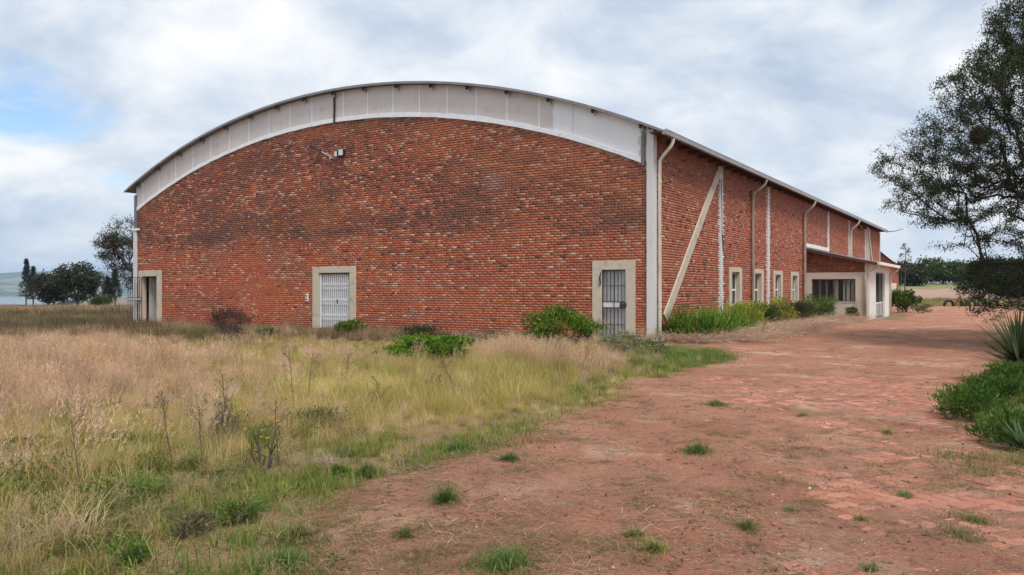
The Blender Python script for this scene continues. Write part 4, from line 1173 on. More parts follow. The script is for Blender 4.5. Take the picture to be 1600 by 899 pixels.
def big_acacia():
    r = np.random.default_rng(21)
    base = Vector((17.2, 20.4, 0.0))
    zs = np.array([0.7, 1.66, 2.45, 2.9, 3.4, 4.4, 5.1, 6.0, 6.75, 7.5, 8.1, 8.9, 10.0, 11.0])
    rs = 0.925 * np.array([5.4, 6.0, 6.4, 6.7, 7.2, 7.9, 7.8, 7.2, 6.8, 5.8, 5.5, 5.0, 4.0, 2.0])
    T = []
    while len(T) < 5600:
        z = r.uniform(0.7, 10.7); R_ = np.interp(z, zs, rs)
        a = r.uniform(0, 2 * math.pi); q = R_ * r.uniform(0.15, 1.0) ** 0.5
        ragged = 0.76 + 0.40 * fbm(np.array([a * 2.2 + 9]), np.array([z * 1.15]), 3, 71)[0]
        q *= ragged
        x, y = q * math.cos(a), q * math.sin(a)
        # shelves of foliage with gaps between
        sh = fbm(np.array([x * 0.24 + 4 + y * 0.1]), np.array([z * 1.6 + 0.22 * q]), 3, 72)[0]
        if sh < (0.48 if z > 3.6 else 0.455): continue
        if z < 2.1 and r.random() < 0.72: continue
        if x > 1.5 and r.random() < 0.45: continue
        T.append((x, y, z))
    trunk = [(0, 0, -0.2), (0.05, 0, 0.5), (-0.05, 0.05, 1.2), (-0.25, 0.0, 2.0), (-0.5, -0.05, 2.8)]
    root, sk = make_tree('acacia_tree', 'large feathery acacia tree reaching in from the right edge', base, trunk, T, r, tip=0.0065, rmax=0.32, per=74, spread=0.08, L=0.080, W=0.024,
                     pal=((0.026, 0.040, 0.018), (0.040, 0.058, 0.022), (0.064, 0.085, 0.028), (0.018, 0.026, 0.014), (0.044, 0.042, 0.025)), seglen=0.55, bias=0.33, sag=0.06, droop=0.1, start=2, power=2.35,
                     bark=paint('acacia_bark', (0.028, 0.022, 0.019), (0.05, 0.04, 0.033), 9, 0.95, bmp=0.8, stretch=(1, 1, 0.25)))
    # weaver nest
    nest = empty('bird_nest', pd(1530, 20.2, 5.4)); tag(nest, 'round brown bird nest hanging in the acacia', 'nest')
    n = 2600
    u = rand_unit(r, n); rad = np.array([0.20, 0.20, 0.17])
    P = u * rad * r.uniform(0.75, 1.05, (n, 1))
    D = np.cross(u, rand_unit(r, n)); D /= np.linalg.norm(D, axis=1)[:, None]
    cols = np.array([0.10, 0.06, 0.045]) * r.uniform(0.5, 1.6, (n, 1))
    V, F, c = leaf_quads(P, D, u, 0.20 * r.uniform(0.5, 1.4, n), 0.008, cols)
    link_mesh('woven_grass', np_mesh('woven_grass', V, F, c), M['leaf'], nest)
    mb = MB()
    import bmesh
    bm = bmesh.new(); bmesh.ops.create_icosphere(bm, subdivisions=3, radius=0.13)
    for v in bm.verts: v.co *= 1 + 0.18 * (r.random() - 0.5)
    me = bpy.data.meshes.new('core'); bm.to_mesh(me); bm.free()
    link_mesh('core', me, paint('nest_grass', (0.07, 0.042, 0.03), (0.11, 0.07, 0.05), 20, 1.0), nest)
    return root
big_acacia()

def side_trees():
    # dense dark tree low behind the acacia
    r = np.random.default_rng(22)
    b = pd(1585, 90)
    T = blob_targets(r, 700, [(0, 0, 3.1, 5.0, 3.5, 2.1, 3), (-4.0, 0, 2.6, 2.6, 2.2, 1.7, 1), (4.5, 0.5, 3.7, 4, 3, 2.4, 2), (1.5, 0, 1.6, 3.0, 2.5, 1.2, 0.8), (-2.5, 0, 4.6, 1.6, 1.5, 0.9, 0.4)])
    make_tree('bushy_tree', 'low dense dark tree behind the hanging acacia branches', b, [(0, 0, -0.2), (0, 0, 0.5), (0.1, 0, 1.1)], T, r, tip=0.012, rmax=0.22, per=26, spread=0.38, L=0.34, W=0.15,
              pal=((0.022, 0.032, 0.014), (0.032, 0.046, 0.018), (0.045, 0.06, 0.022)), seglen=1.2)
    # far row right
    specs = [(1408, 168, 4.6, 2.6, (0.045, 0.062, 0.022)), (1428, 150, 3.9, 2.8, (0.04, 0.055, 0.022)), (1449, 172, 5.6, 2.9, (0.05, 0.075, 0.02)), (1474, 158, 5.2, 3.3, (0.07, 0.11, 0.025)),
             (1500, 176, 4.6, 3.2, (0.04, 0.055, 0.02)), (1530, 165, 4.4, 3.4, (0.05, 0.06, 0.024)), (1562, 180, 5.2, 3.5, (0.045, 0.06, 0.02)), (1592, 170, 5.0, 3.5, (0.04, 0.06, 0.022)), (1390, 182, 4.2, 2.4, (0.05, 0.06, 0.025))]
    lab = ['rounded tree just right of the dry flower stalk, far off', 'lowest darkest tree of the far row right of the stalk', 'mid height dark green tree in the far row', 'bright green domed tree, lightest of the far row',
           'dull green tree right of the bright domed one, far off', 'far tree seen through the acacia twigs above the tyres', 'taller far tree behind the acacia, second from right edge', 'far tree at the right edge behind dark foliage', 'far tree directly above the porch gutter end']
    for (x, d, h, w, c), l in zip(specs, lab):
        p = pd(x, d); p.z = float(terrain(np.array([p.x]), np.array([p.y]))[0]) - 0.1
        r = np.random.default_rng(int(x))
        T = blob_targets(r, 170, [(0, 0, h * 0.62, w, w, h * 0.38, 3), (w * 0.5, 0, h * 0.45, w * 0.7, w * 0.7, h * 0.3, 1), (-w * 0.5, 0, h * 0.42, w * 0.7, w * 0.7, h * 0.3, 1)])
        c = np.array(c)
        make_tree('broadleaf_tree', l, p, [(0, 0, -0.2), (0, 0, h * 0.2), (0.1, 0, h * 0.32)], T, r, tip=0.03, rmax=0.25, per=16, spread=0.4, L=0.6, W=0.32, pal=(c, c * 0.7, c * 1.25), group='far tree row', seglen=1.2)
    # left: acacia beside the hall
    r = np.random.default_rng(31)
    p = pd(199, 74, -0.2)
    T = blob_targets(r, 620, [(0.2, 0, 7.1, 2.2, 2, 1.6, 2), (-1.5, 0, 6.2, 1.6, 1.4, 0.8, 2), (1.6, 0, 5.9, 2.0, 1.8, 1.4, 2), (-1.5, 0, 4.9, 1.6, 1.1, 0.5, 1.2), (0.6, 0, 3.2, 1.3, 1.2, 1.5, 1.0), (-0.8, 0, 3.9, 1.2, 1, 0.4, 0.6)])
    make_tree('acacia_tree', 'tall open crowned tree against the left end of the hall', p, [(0.9, 0, -0.2), (0.9, 0, 1.2), (0.7, 0, 2.4), (0.5, 0, 3.4)], T, r, tip=0.013, rmax=0.2, per=20, spread=0.22, L=0.2, W=0.065,
              pal=((0.055, 0.06, 0.032), (0.04, 0.046, 0.027), (0.075, 0.07, 0.04)), seglen=0.8, bias=0.35)
    # round dark trees
    r = np.random.default_rng(32)
    p = pd(121, 104, -0.9)
    T = blob_targets(r, 330, [(0, 0, 4.2, 2.9, 2.4, 1.8, 3), (-1.9, 0, 3.4, 1.7, 1.6, 1.4, 1.4), (1.7, 0, 3.6, 1.8, 1.6, 1.3, 1.4), (0, 0, 1.9, 2.4, 2, 1.0, 1.2)])
    make_tree('broadleaf_tree', 'rounded dark green tree, largest of the clump far left', p, [(0, 0, -0.3), (0, 0, 1.0), (0.1, 0, 1.8)], T, r, tip=0.02, rmax=0.24, per=18, spread=0.32, L=0.36, W=0.19, pal=((0.035, 0.048, 0.024), (0.05, 0.062, 0.03), (0.027, 0.035, 0.02)), seglen=0.9)
    r = np.random.default_rng(33)
    p = pd(76, 106, -0.9)
    T = blob_targets(r, 230, [(0, 0, 3.0, 1.7, 1.6, 1.3, 2), (0.6, 0, 1.5, 2.0, 1.6, 0.9, 1.5), (-0.6, 0, 3.7, 1.2, 1.2, 0.8, 1)])
    make_tree('broadleaf_tree', 'smaller dark tree between the slim conifers and the round tree', p, [(0, 0, -0.3), (0, 0, 0.8), (0.1, 0, 1.3)], T, r, tip=0.02, rmax=0.2, per=18, spread=0.3, L=0.34, W=0.17, pal=((0.035, 0.042, 0.026), (0.05, 0.05, 0.033), (0.025, 0.03, 0.02)), seglen=0.9)
    # conifers
    con = [(41, 118, -1.9, 8.0, 1.15, 'taller of the two slim conifers at the far left'), (52, 120, -1.9, 6.9, 1.05, 'shorter of the two slim conifers at the far left'),
           (168, 112, -1.2, 4.6, 1.3, 'squat conifer above the rounded green bush'), (180, 112, -1.2, 5.6, 1.2, 'pointed conifer in front of the tall open crowned tree')]
    for x, d, z, h, w, l in con:
        r = np.random.default_rng(1000 + x); T = []
        for k in range(260):
            u = r.random() ** 0.8; zz = h * (0.30 + 0.70 * u); q = w * (1 - u) ** 0.9 * r.uniform(0.3, 1) + 0.05; a = r.uniform(0, 6.28)
            T.append((q * math.cos(a), q * math.sin(a), zz - 0.15 * q))
        make_tree('conifer', l, pd(x, d, z), [(0, 0, -0.3)] + [(0, 0, h * k / 10) for k in range(1, 11)], T, r, tip=0.012, rmax=0.12, per=20, spread=0.09, L=0.22, W=0.055, pal=((0.022, 0.035, 0.022), (0.03, 0.042, 0.026), (0.038, 0.047, 0.028)), bias=0.0, sag=0.02, seglen=0.5, droop=0.5, group='conifers left of the hall')
side_trees()

# ------------------------------------------------------------------ shrubs and herbs
def shrub(name, label, base, rx, ry, h, n, L, W, pal, cat='shrub', stems=9, group=None, seed=1, flowers=None, low=0.0, up=0.4, stem_col=None, lump=0.35, fill=0.35, flat=1.0):
    r = np.random.default_rng(seed)
    root = empty(name, base); tag(root, label, cat, group)
    pal = np.array(pal)
    # lumps give an uneven outline
    nl = 16
    LC = rand_unit(r, nl) * np.array([rx, ry, h * 0.5]) * r.uniform(0.35, 0.85, (nl, 1)) + np.array([0, 0, h * (0.5 + low * 0.3)])
    LC[:, 2] = np.maximum(LC[:, 2], h * 0.18)
    k = r.integers(0, nl, n)
    S = np.array([rx, ry, h * 0.5]) * lump
    P = LC[k] + rand_unit(r, n) * S * (r.uniform(fill, 1.12, (n, 1)))
    P[:, 2] = np.abs(P[:, 2]) * flat + 0.01
    out = P - np.array([0, 0, h * 0.3]); out /= np.maximum(np.linalg.norm(out, axis=1), 1e-6)[:, None]
    D = out + rand_unit(r, n) * 0.9 + np.array([0, 0, up]); D /= np.linalg.norm(D, axis=1)[:, None]
    cols = pal[np.where(r.random(n) < 0.55, k % len(pal), r.integers(0, len(pal), n))] * r.uniform(0.65, 1.35, (n, 1))
    V, F, c = leaf_quads(P, D, rand_unit(r, n) + np.array([0, 0, 0.7]), L * r.uniform(0.6, 1.4, n), W * r.uniform(0.7, 1.3, n), cols)
    link_mesh('foliage', np_mesh('foliage', V, F, c), M['leaf'], root)
    mb = MB()
    for s in range(stems):
        t = Vector(LC[s % nl]); b0 = Vector((t.x * 0.25, t.y * 0.25, -0.05)); m = b0.lerp(t, 0.5) + Vector((r.normal(0, 0.03), r.normal(0, 0.03), 0.05))
        e = t + Vector((t.x * 0.25, t.y * 0.25, h * 0.12))
        mb.tube([b0, m, t, e], [0.012, 0.009, 0.006, 0.003], 5)
    mb.build('stem', stem_col or M['bark'], root)
    if flowers:
        nf, sz, fc = flowers
        kk = r.integers(0, nl, nf)
        FP = LC[kk] + np.abs(rand_unit(r, nf)) * np.array([1, 1, 1]) * S * 1.05 * np.where(r.random((nf, 3)) < 0.5, -1, 1) * np.array([1, 1, 0]) + np.array([0, 0, 1]) * S * 0.9
        idx = np.repeat(np.arange(nf), 6)
        D = rand_unit(r, len(idx)); D[:, 2] = np.abs(D[:, 2]) * 0.6 + 0.2
        V, F, c = leaf_quads(FP[idx], D, rand_unit(r, len(idx)) + np.array([0, 0, 1.0]), sz, sz * 0.6, np.array(fc) * r.uniform(0.8, 1.15, (len(idx), 1)))
        tag(link_mesh('flowers', np_mesh('flowers', V, F, c), M['leaf'], root), kind='stuff')
    return root
def blade_strips(r, B, D0, Ln, Wd, bend, cols, seg=4):
    """curved tapering blades from B, starting along D0, bending to the ground; quads"""
    n = len(B); Ln = np.broadcast_to(Ln, n); Wd = np.broadcast_to(Wd, n); bend = np.broadcast_to(bend, n)
    side = np.cross(D0, np.array([0, 0, 1.0])) + 1e-5; side /= np.linalg.norm(side, axis=1)[:, None]
    hor = D0 * np.array([1, 1, 0]); hl = np.linalg.norm(hor, axis=1)[:, None] + 1e-6; hor = hor / hl
    P = B.copy(); D = D0.copy(); rows = []
    for k in range(seg + 1):
        w = Wd * (1 - (k / seg) ** 1.6) + 0.0006
        rows.append((P - side * w[:, None] * 0.5, P + side * w[:, None] * 0.5))
        P = P + D * (Ln / seg)[:, None]
        D = D + (hor * 0.6 - np.array([0, 0, 1.0]) * 0.8) * (bend / seg)[:, None]; D /= np.linalg.norm(D, axis=1)[:, None]
    V = np.stack([q for pr in rows for q in pr], 1).reshape(-1, 3); m = 2 * (seg + 1)
    q = np.array([(2 * k, 2 * k + 1, 2 * k + 3, 2 * k + 2) for k in range(seg)])
    F = (np.arange(n)[:, None, None] * m + q[None]).reshape(-1, 4)
    return V, F, np.repeat(cols, seg, 0)
def cone_dirs(r, n, lo, hi):
    a = r.uniform(0, 2 * math.pi, n); t = r.uniform(lo, hi, n)
    return np.stack([np.cos(a) * np.sin(t), np.sin(a) * np.sin(t), np.cos(t)], 1)
def strappy(name, label, base, n, L, W, pal, lo=0.05, hi=1.1, bend=1.0, rad=0.15, cat='plant', group=None, seed=1, extra=None):
    r = np.random.default_rng(seed)
    root = empty(name, base); tag(root, label, cat, group)
    pal = np.array(pal)
    B = np.stack([r.normal(0, rad, n), r.normal(0, rad, n), np.zeros(n) - 0.02], 1)
    cols = pal[r.integers(0, len(pal), n)] * r.uniform(0.7, 1.3, (n, 1))
    V, F, c = blade_strips(r, B, cone_dirs(r, n, lo, hi), L * r.uniform(0.6, 1.2, n), W * r.uniform(0.7, 1.2, n), bend * r.uniform(0.4, 1.4, n), cols, 5)
    link_mesh('leaves', np_mesh('leaves', V, F, c), M['leaf'], root)
    return root

G_BRIGHT = ((0.15, 0.26, 0.028), (0.195, 0.31, 0.038), (0.10, 0.185, 0.024))
G_MID = ((0.085, 0.145, 0.026), (0.115, 0.18, 0.032), (0.058, 0.10, 0.022))
G_YEL = ((0.19, 0.21, 0.032), (0.14, 0.175, 0.028), (0.25, 0.225, 0.045))
G_DARK = ((0.032, 0.055, 0.021), (0.045, 0.07, 0.025), (0.062, 0.082, 0.028))
BROWN = ((0.075, 0.048, 0.04), (0.10, 0.065, 0.05), (0.055, 0.04, 0.035))
def tz(p, dz=0.0):
    p = Vector(p); p.z = float(terrain(np.array([p.x]), np.array([p.y]))[0]) + dz; return p
def shrubs():
    # before the gable
    shrub('leafy_shrub', 'dense green shrub left of the dark bar gate', tz(pd(880, 20.8)), 1.05, 0.8, 1.2, 6500, 0.08, 0.036, G_BRIGHT + ((0.09, 0.15, 0.025), (0.22, 0.26, 0.05)), seed=3, flowers=(14, 0.05, (0.5, 0.42, 0.12)))
    shrub('low_shrub', 'low spreading bright green plant in the grass below the gable middle', tz(pd(668, 18.2)), 1.05, 0.75, 0.58, 6500, 0.10, 0.05, G_BRIGHT, seed=4, lump=0.38)
    shrub('low_shrub', 'low bright green plant just left of the pinkish grass tussock', tz(pd(832, 18.2)), 0.42, 0.4, 0.34, 1500, 0.09, 0.045, G_BRIGHT, seed=5)
    shrub('dry_bush', 'leafless purplish brown bush before the left half of the gable', tz(pd(358, 25.5)), 0.85, 0.7, 1.15, 3400, 0.09, 0.012, BROWN, seed=6, up=0.9, stems=26)
    shrub('low_shrub', 'small green weed patch below the gable left of the trellis door', tz(pd(425, 28.0)), 0.5, 0.4, 0.35, 1200, 0.09, 0.05, G_MID, seed=7)
    shrub('leafy_weed', 'green weeds growing in front of the white trellis door', tz(pd(548, 28.6)), 0.75, 0.35, 0.62, 1800, 0.09, 0.045, G_MID + G_BRIGHT[:1], seed=8)
    shrub('leafy_weed', 'greyish green weeds against the plinth right of the trellis door', tz(pd(660, 26.2)), 1.6, 0.3, 0.55, 2400, 0.07, 0.025, ((0.09, 0.10, 0.05), (0.12, 0.115, 0.06), (0.07, 0.085, 0.035)), seed=9)
    shrub('leafy_weed', 'dull weeds below the brick wall between shrub and plinth', tz(pd(770, 23.6)), 1.1, 0.3, 0.5, 1800, 0.07, 0.02, ((0.10, 0.11, 0.05), (0.15, 0.13, 0.075)), seed=10)
    for k, (x, d, h, l) in enumerate([(948, 20.4, 0.62, 'white flowering weed at the foot of the dark bar gate'), (985, 19.0, 0.55, 'white flowering weed before the right door surround'), (1020, 17.6, 0.48, 'white flowering weed nearest the drive, below the corner column'), (965, 18.0, 0.5, 'white flowering weed behind the pinkish grass tussock')]):
        shrub('flowering_weed', l, tz(pd(x, d)), 0.42, 0.4, h, 1000, 0.06, 0.016, ((0.14, 0.17, 0.06), (0.19, 0.20, 0.09)), cat='weed', group='white flowering weeds', seed=40 + k, flowers=(130, 0.022, (0.62, 0.58, 0.50)), up=0.8)
    # along the side wall
    rows = [(0.95, 0.85, 'L', 0), (2.4, 0.95, 'L', 1), (4.1, 0.95, 'L', 2)]
    labs = ['orange flowered daylily clump nearest the hall corner', 'middle daylily clump beside the side wall', 'daylily clump farthest from the hall corner']
    for (t, x, k, i) in rows:
        root = strappy('daylily', labs[i], loc2w(x, t), 800, 1.12, 0.042, ((0.11, 0.25, 0.026), (0.15, 0.30, 0.035), (0.07, 0.16, 0.022), (0.26, 0.31, 0.05)), 0.02, 0.8, 1.3, 0.36, 'plant', 'daylilies by the side wall', seed=50 + i)
        if i == 0:
            mb = MB(); fr = np.random.default_rng(1)
            mb.tube([(-0.1, -0.1, 0), (-0.2, -0.12, 0.5), (-0.24, -0.14, 0.78)], [0.008, 0.007, 0.005], 5); mb.build('stem', M['far_green'], root)
            D = cone_dirs(fr, 9, 0.5, 1.1); B = np.tile(np.array([-0.24, -0.14, 0.78]), (9, 1))
            V, F, c = blade_strips(fr, B, D, 0.13, 0.06, 1.2, np.array([0.75, 0.26, 0.02]) * fr.uniform(0.8, 1.1, (9, 1)), 4)
            link_mesh('flower', np_mesh('flower', V, F, c), M['leaf'], root)
    S = [(6.6, 0.95, 0.95, 1.0, G_YEL + G_MID[:1], 'yellow green shrub between the daylilies and the first window'), (8.9, 0.9, 0.72, 0.9, G_DARK, 'dark green shrub under the first side window'),
         (11.3, 0.95, 0.95, 1.05, G_YEL + ((0.10, 0.05, 0.025), (0.07, 0.08, 0.02)), 'yellow and reddish shrub under the second side window'), (13.6, 1.1, 0.85, 0.95, ((0.045, 0.038, 0.026), (0.06, 0.055, 0.027), (0.035, 0.045, 0.02)), 'purplish dark shrub between second and third windows'),
         (15.6, 1.0, 0.8, 0.9, G_MID + G_YEL[:1], 'olive green shrub under the third side window'), (17.4, 1.1, 0.9, 1.0, G_DARK + G_MID[:1], 'dark shrub under the fourth side window'), (18.9, 1.0, 1.05, 1.15, G_MID + G_DARK[:1], 'large rounded green shrub beside the porch wall')]
    for k, (t, x, rr, h, pal, l) in enumerate(S):
        shrub('wall_shrub', l, loc2w(x, t), rr * 0.85, rr, h * 1.08, 3600, 0.085, 0.036, tuple(tuple(1.8 * v for v in q) for q in pal), group='shrubs along the side wall', seed=60 + k, up=0.7, lump=0.4)
    shrub('low_shrub', 'small green plant at the foot of the porch wall', loc2w(2.35, 20.0), 0.42, 0.4, 0.62, 900, 0.10, 0.04, G_MID, seed=70, up=0.9)
    # right of the porch and far left
    shrub('leafy_shrub', 'rounded green bush at the right end of the porch', pd(1411, 52), 1.15, 1.0, 1.55, 3200, 0.17, 0.06, G_MID + G_DARK[:1], seed=71, up=0.8)
    shrub('leafy_weed', 'pale weeds at the right foot of the rounded green bush', pd(1438, 50), 0.8, 0.6, 0.6, 900, 0.12, 0.03, ((0.13, 0.14, 0.06), (0.09, 0.11, 0.04)), seed=72)
    shrub('leafy_shrub', 'rounded mid green bush in the far left field', tz(pd(155, 92)), 1.65, 1.3, 1.75, 2600, 0.20, 0.08, ((0.06, 0.09, 0.025), (0.08, 0.11, 0.03), (0.045, 0.07, 0.022)), seed=73, up=0.6, lump=0.45)
    # dry flower stalks beside the bush
    r = np.random.default_rng(5)
    s = empty('flower_stalk', pd(1413, 58)); tag(s, 'tall dry flower stalk beside the rounded bush right of the porch', 'plant')
    mb = MB()
    mb.tube([(0, 0, 0), (0.05, 0, 2.2), (0.12, 0, 4.7)], [0.05, 0.04, 0.015], 6)
    mb.tube([(-0.5, 0, 0), (-0.2, 0, 2.6)], [0.04, 0.02], 5)
    mb.build('stem', M['bark'], s)
    mb = MB(); P = []
    for k in range(24):
        z = 2.6 + 2.1 * k / 24; a = r.uniform(0, 6.28); l = 0.55 * (1 - k / 34)
        e = Vector((0.08 + l * math.cos(a), l * math.sin(a), z + 0.18)); mb.tube([(0.07, 0, z), e], [0.014, 0.007], 4); P += [np.array(e) + r.normal(0, 0.06, 3) for _ in range(14)]
    mb.build('side_shoots', M['bark'], s)
    P = np.array(P); V, F, c = leaf_quads(P, rand_unit(r, len(P)), rand_unit(r, len(P)), 0.13, 0.06, np.array([0.10, 0.105, 0.06]) * r.uniform(0.6, 1.3, (len(P), 1)))
    link_mesh('seed_pods', np_mesh('seed_pods', V, F, c), M['leaf'], s)
shrubs()

# ------------------------------------------------------------------ right-hand bed: yucca, agave, strappy greens
def right_bed():
    r = np.random.default_rng(8)
    y = empty('yucca', pd(1594, 12.6)); tag(y, 'spiky yucca with a skirt of dead leaves at the right edge', 'yucca')
    MB().tube([(0, 0, -0.1), (0.02, 0, 0.12), (0, 0, 0.32)], [0.12, 0.11, 0.09], 9).build('trunk', M['bark'], y)
    n = 260
    B = np.tile(np.array([0, 0, 0.30]), (n, 1)) + r.normal(0, 0.03, (n, 3))
    pal = np.array([(0.075, 0.105, 0.045), (0.12, 0.15, 0.07), (0.05, 0.075, 0.03), (0.17, 0.17, 0.085)])
    V, F, c = blade_strips(r, B, cone_dirs(r, n, 0.0, 1.75), 0.98 * r.uniform(0.8, 1.15, n), 0.046, 0.10, pal[r.integers(0, 4, n)] * r.uniform(0.8, 1.2, (n, 1)), 4)
    link_mesh('leaves', np_mesh('leaves', V, F, c), M['leaf'], y)
    n = 150
    B = np.stack([r.normal(0, 0.06, n), r.normal(0, 0.06, n), r.uniform(0.12, 0.28, n)], 1)
    V, F, c = blade_strips(r, B, cone_dirs(r, n, 1.4, 2.0), 0.5 * r.uniform(0.7, 1.1, n), 0.028, 0.8, np.array([0.10, 0.075, 0.05]) * r.uniform(0.5, 1.4, (n, 1)), 4)
    link_mesh('dead_leaves', np_mesh('dead_leaves', V, F, c), M['leaf'], y)
    a = empty('agave', Vector((4.72, 7.35, 0))); tag(a, 'small dull green agave rosette at the lower right edge', 'agave')
    n = 34
    B = np.tile(np.array([0, 0, 0.03]), (n, 1))
    V, F, c = blade_strips(r, B, cone_dirs(r, n, 0.2, 1.35), 0.36 * r.uniform(0.8, 1.1, n), 0.05, 0.2, np.array([0.075, 0.115, 0.05]) * r.uniform(0.7, 1.2, (n, 1)), 5)
    link_mesh('leaves', np_mesh('leaves', V, F, c), M['leaf'], a)
    pal = ((0.065, 0.15, 0.025), (0.095, 0.20, 0.032), (0.045, 0.105, 0.022), (0.15, 0.21, 0.04))
    spots = [(4.25, 7.55, 0.42, 'lowest dark green grassy clump at the front of the right bed'), (4.75, 8.1, 0.5, 'dark grassy clump behind the agave'), (4.6, 8.9, 0.5, 'lush grassy clump at the left edge of the right bed'), (5.3, 8.5, 0.6, 'tall grassy clump in the middle of the right bed'),
             (5.3, 9.6, 0.6, 'lush grassy clump in the back left of the right bed'), (6.0, 10.6, 0.6, 'grassy clump in front of the yucca'), (6.8, 11.7, 0.55, 'grassy clump directly below the yucca')]
    for k, (x, yy, h, l) in enumerate(spots):
        if k in (0, 2, 4, 6, 8):
            shrub('leafy_clump', l.replace('grassy', 'leafy'), (x + 0.62, yy + 0.15, 0.0), 0.42, 0.42, h * 0.78, 3000, 0.055, 0.017, pal, cat='clump', group='leafy clumps of the right bed', seed=180 + k, up=0.9, lump=0.42)
            continue
        strappy('grass_clump', l, (x + 0.58, yy + 0.15, 0.0), 900, h * 0.72, 0.0095, pal, 0.05, 1.2, 1.7, 0.23, 'clump', 'grassy clumps of the right bed', seed=80 + k)
right_bed()

# ------------------------------------------------------------------ tyres
def tyres():
    prof = []
    Ro, Ri, w = 0.47, 0.27, 0.11
    prof = [(Ri, -w * 0.6), (Ri + 0.05, -w), (Ro - 0.07, -w * 1.1), (Ro - 0.02, -w * 0.9), (Ro, -w * 0.5), (Ro, w * 0.5), (Ro - 0.02, w * 0.9), (Ro - 0.07, w * 1.1), (Ri + 0.05, w), (Ri, w * 0.6), (Ri + 0.03, w * 0.5), (Ro - 0.05, w * 0.6), (Ro - 0.05, -w * 0.6), (Ri + 0.03, -w * 0.5)]
    n = 28; m = len(prof); V = []; F = []
    for i in range(n):
        a = 2 * math.pi * i / n
        tr = 0.012 if i % 2 else 0.0
        for (q, y) in prof: V.append(((q + (tr if q > Ro - 0.01 else 0)) * math.cos(a), y, q * math.sin(a)))
    for i in range(n):
        for j in range(m): F.append((i * m + j, i * m + (j + 1) % m, ((i + 1) % n) * m + (j + 1) % m, ((i + 1) % n) * m + j))
    xs = [1482.5, 1499.5, 1508, 1517.5, 1535, 1552.5, 1570, 1586.5, 1603]
    data = [((0.02, 0.02, 0.02), 'black half buried tyre at the left end of the row'), ((0.30, 0.10, 0.03), 'orange painted tyre, second in the row'), ((0.02, 0.05, 0.035), 'dark green tyre tucked behind its neighbours in the row'), ((0.06, 0.06, 0.07), 'dark grey tyre right of the green one'), ((0.08, 0.085, 0.10), 'bluish grey tyre in the middle of the row'),
            ((0.018, 0.018, 0.018), 'black tyre in the middle of the row'), ((0.42, 0.28, 0.12), 'tan yellow tyre in the row'), ((0.12, 0.05, 0.035), 'reddish brown tyre in the row'), ((0.55, 0.52, 0.42), 'cream painted tyre at the right edge')]
    for k, (x, (c, l)) in enumerate(zip(xs, data)):
        me = bpy.data.meshes.new('tyre'); me.from_pydata(V, [], F); me.update()
        for p in me.polygons: p.use_smooth = True
        o = link_mesh('tyre', me, paint('tyre_paint', c, tuple(v * 0.7 for v in c), 6, 0.8))
        p = pd(x, 70.6 + (0.5 if k in (1, 2) else 0), 0.17)
        o.location = p; o.rotation_euler = (0, 0, -0.06 + 0.05 * ((k * 7) % 3 - 1)); tag(o, l, 'tyre', 'row of half buried tyres')
tyres()

# ------------------------------------------------------------------ grass, instanced from tuft prototypes
def proto_collection(name, meshes):
    c = bpy.data.collections.new(name)
    for k, me in enumerate(meshes):
        o = bpy.data.objects.new('%s_%02d' % (name, k), me); c.objects.link(o)
    return c
def tuft(r, n, h, w, lo, hi, bend, rad, seg=3, var=0.25, hue=(1, 1, 1), root=None):
    B = np.stack([r.normal(0, rad, n), r.normal(0, rad, n), np.full(n, -0.02)], 1)
    c = np.array(hue) * r.uniform(1 - var, 1 + var, (n, 1))
    V, F, c = blade_strips(r, B, cone_dirs(r, n, lo, hi), h * r.uniform(0.45, 1.1, n), w * r.uniform(0.6, 1.3, n), bend * r.uniform(0.2, 1.5, n), c, seg)
    return V, F, c
def join(parts):
    V, F, C, o = [], [], [], 0
    for v, f, c in parts: V.append(v); F.append(f + o); C.append(c); o += len(v)
    return np.concatenate(V), np.concatenate(F), np.concatenate(C)
def plume_tuft(r, ns, h):
    """thin stems with feathery pinkish seed heads over a base of blades"""
    parts = [tuft(r, 40, h * 0.62, 0.0035, 0.0, 0.8, 1.1, 0.07, hue=(0.62, 0.66, 0.45))]
    B = np.stack([r.normal(0, 0.07, ns), r.normal(0, 0.07, ns), np.zeros(ns)], 1)
    D = cone_dirs(r, ns, 0.0, 0.5); D[:, 0] += 0.10; D /= np.linalg.norm(D, axis=1)[:, None]
    L = h * r.uniform(0.75, 1.12, ns)
    parts.append(blade_strips(r, B, D, L, 0.0022, 0.25, np.tile(np.array([0.85, 0.78, 0.62]), (ns, 1)), 3))
    nh = 16
    idx = np.repeat(np.arange(ns), nh)
    u = r.uniform(0.62, 1.0, len(idx))
    P = B[idx] + D[idx] * (L[idx] * u)[:, None] + np.array([0.05, 0, -0.03]) * ((u - 0.5) ** 2)[:, None] + r.normal(0, 0.004, (len(idx), 3))
    HD = D[idx] * 0.8 + rand_unit(r, len(idx)) * 0.55 + np.array([0.15, 0, 0]); HD /= np.linalg.norm(HD, axis=1)[:, None]
    V, F, c = leaf_quads(P, HD, rand_unit(r, len(idx)), 0.055 * r.uniform(0.5, 1.2, len(idx)), 0.0045, np.array([1.12, 0.95, 0.88]) * r.uniform(0.85, 1.15, (len(idx), 1)))
    parts.append((V, F, c))
    return join(parts)
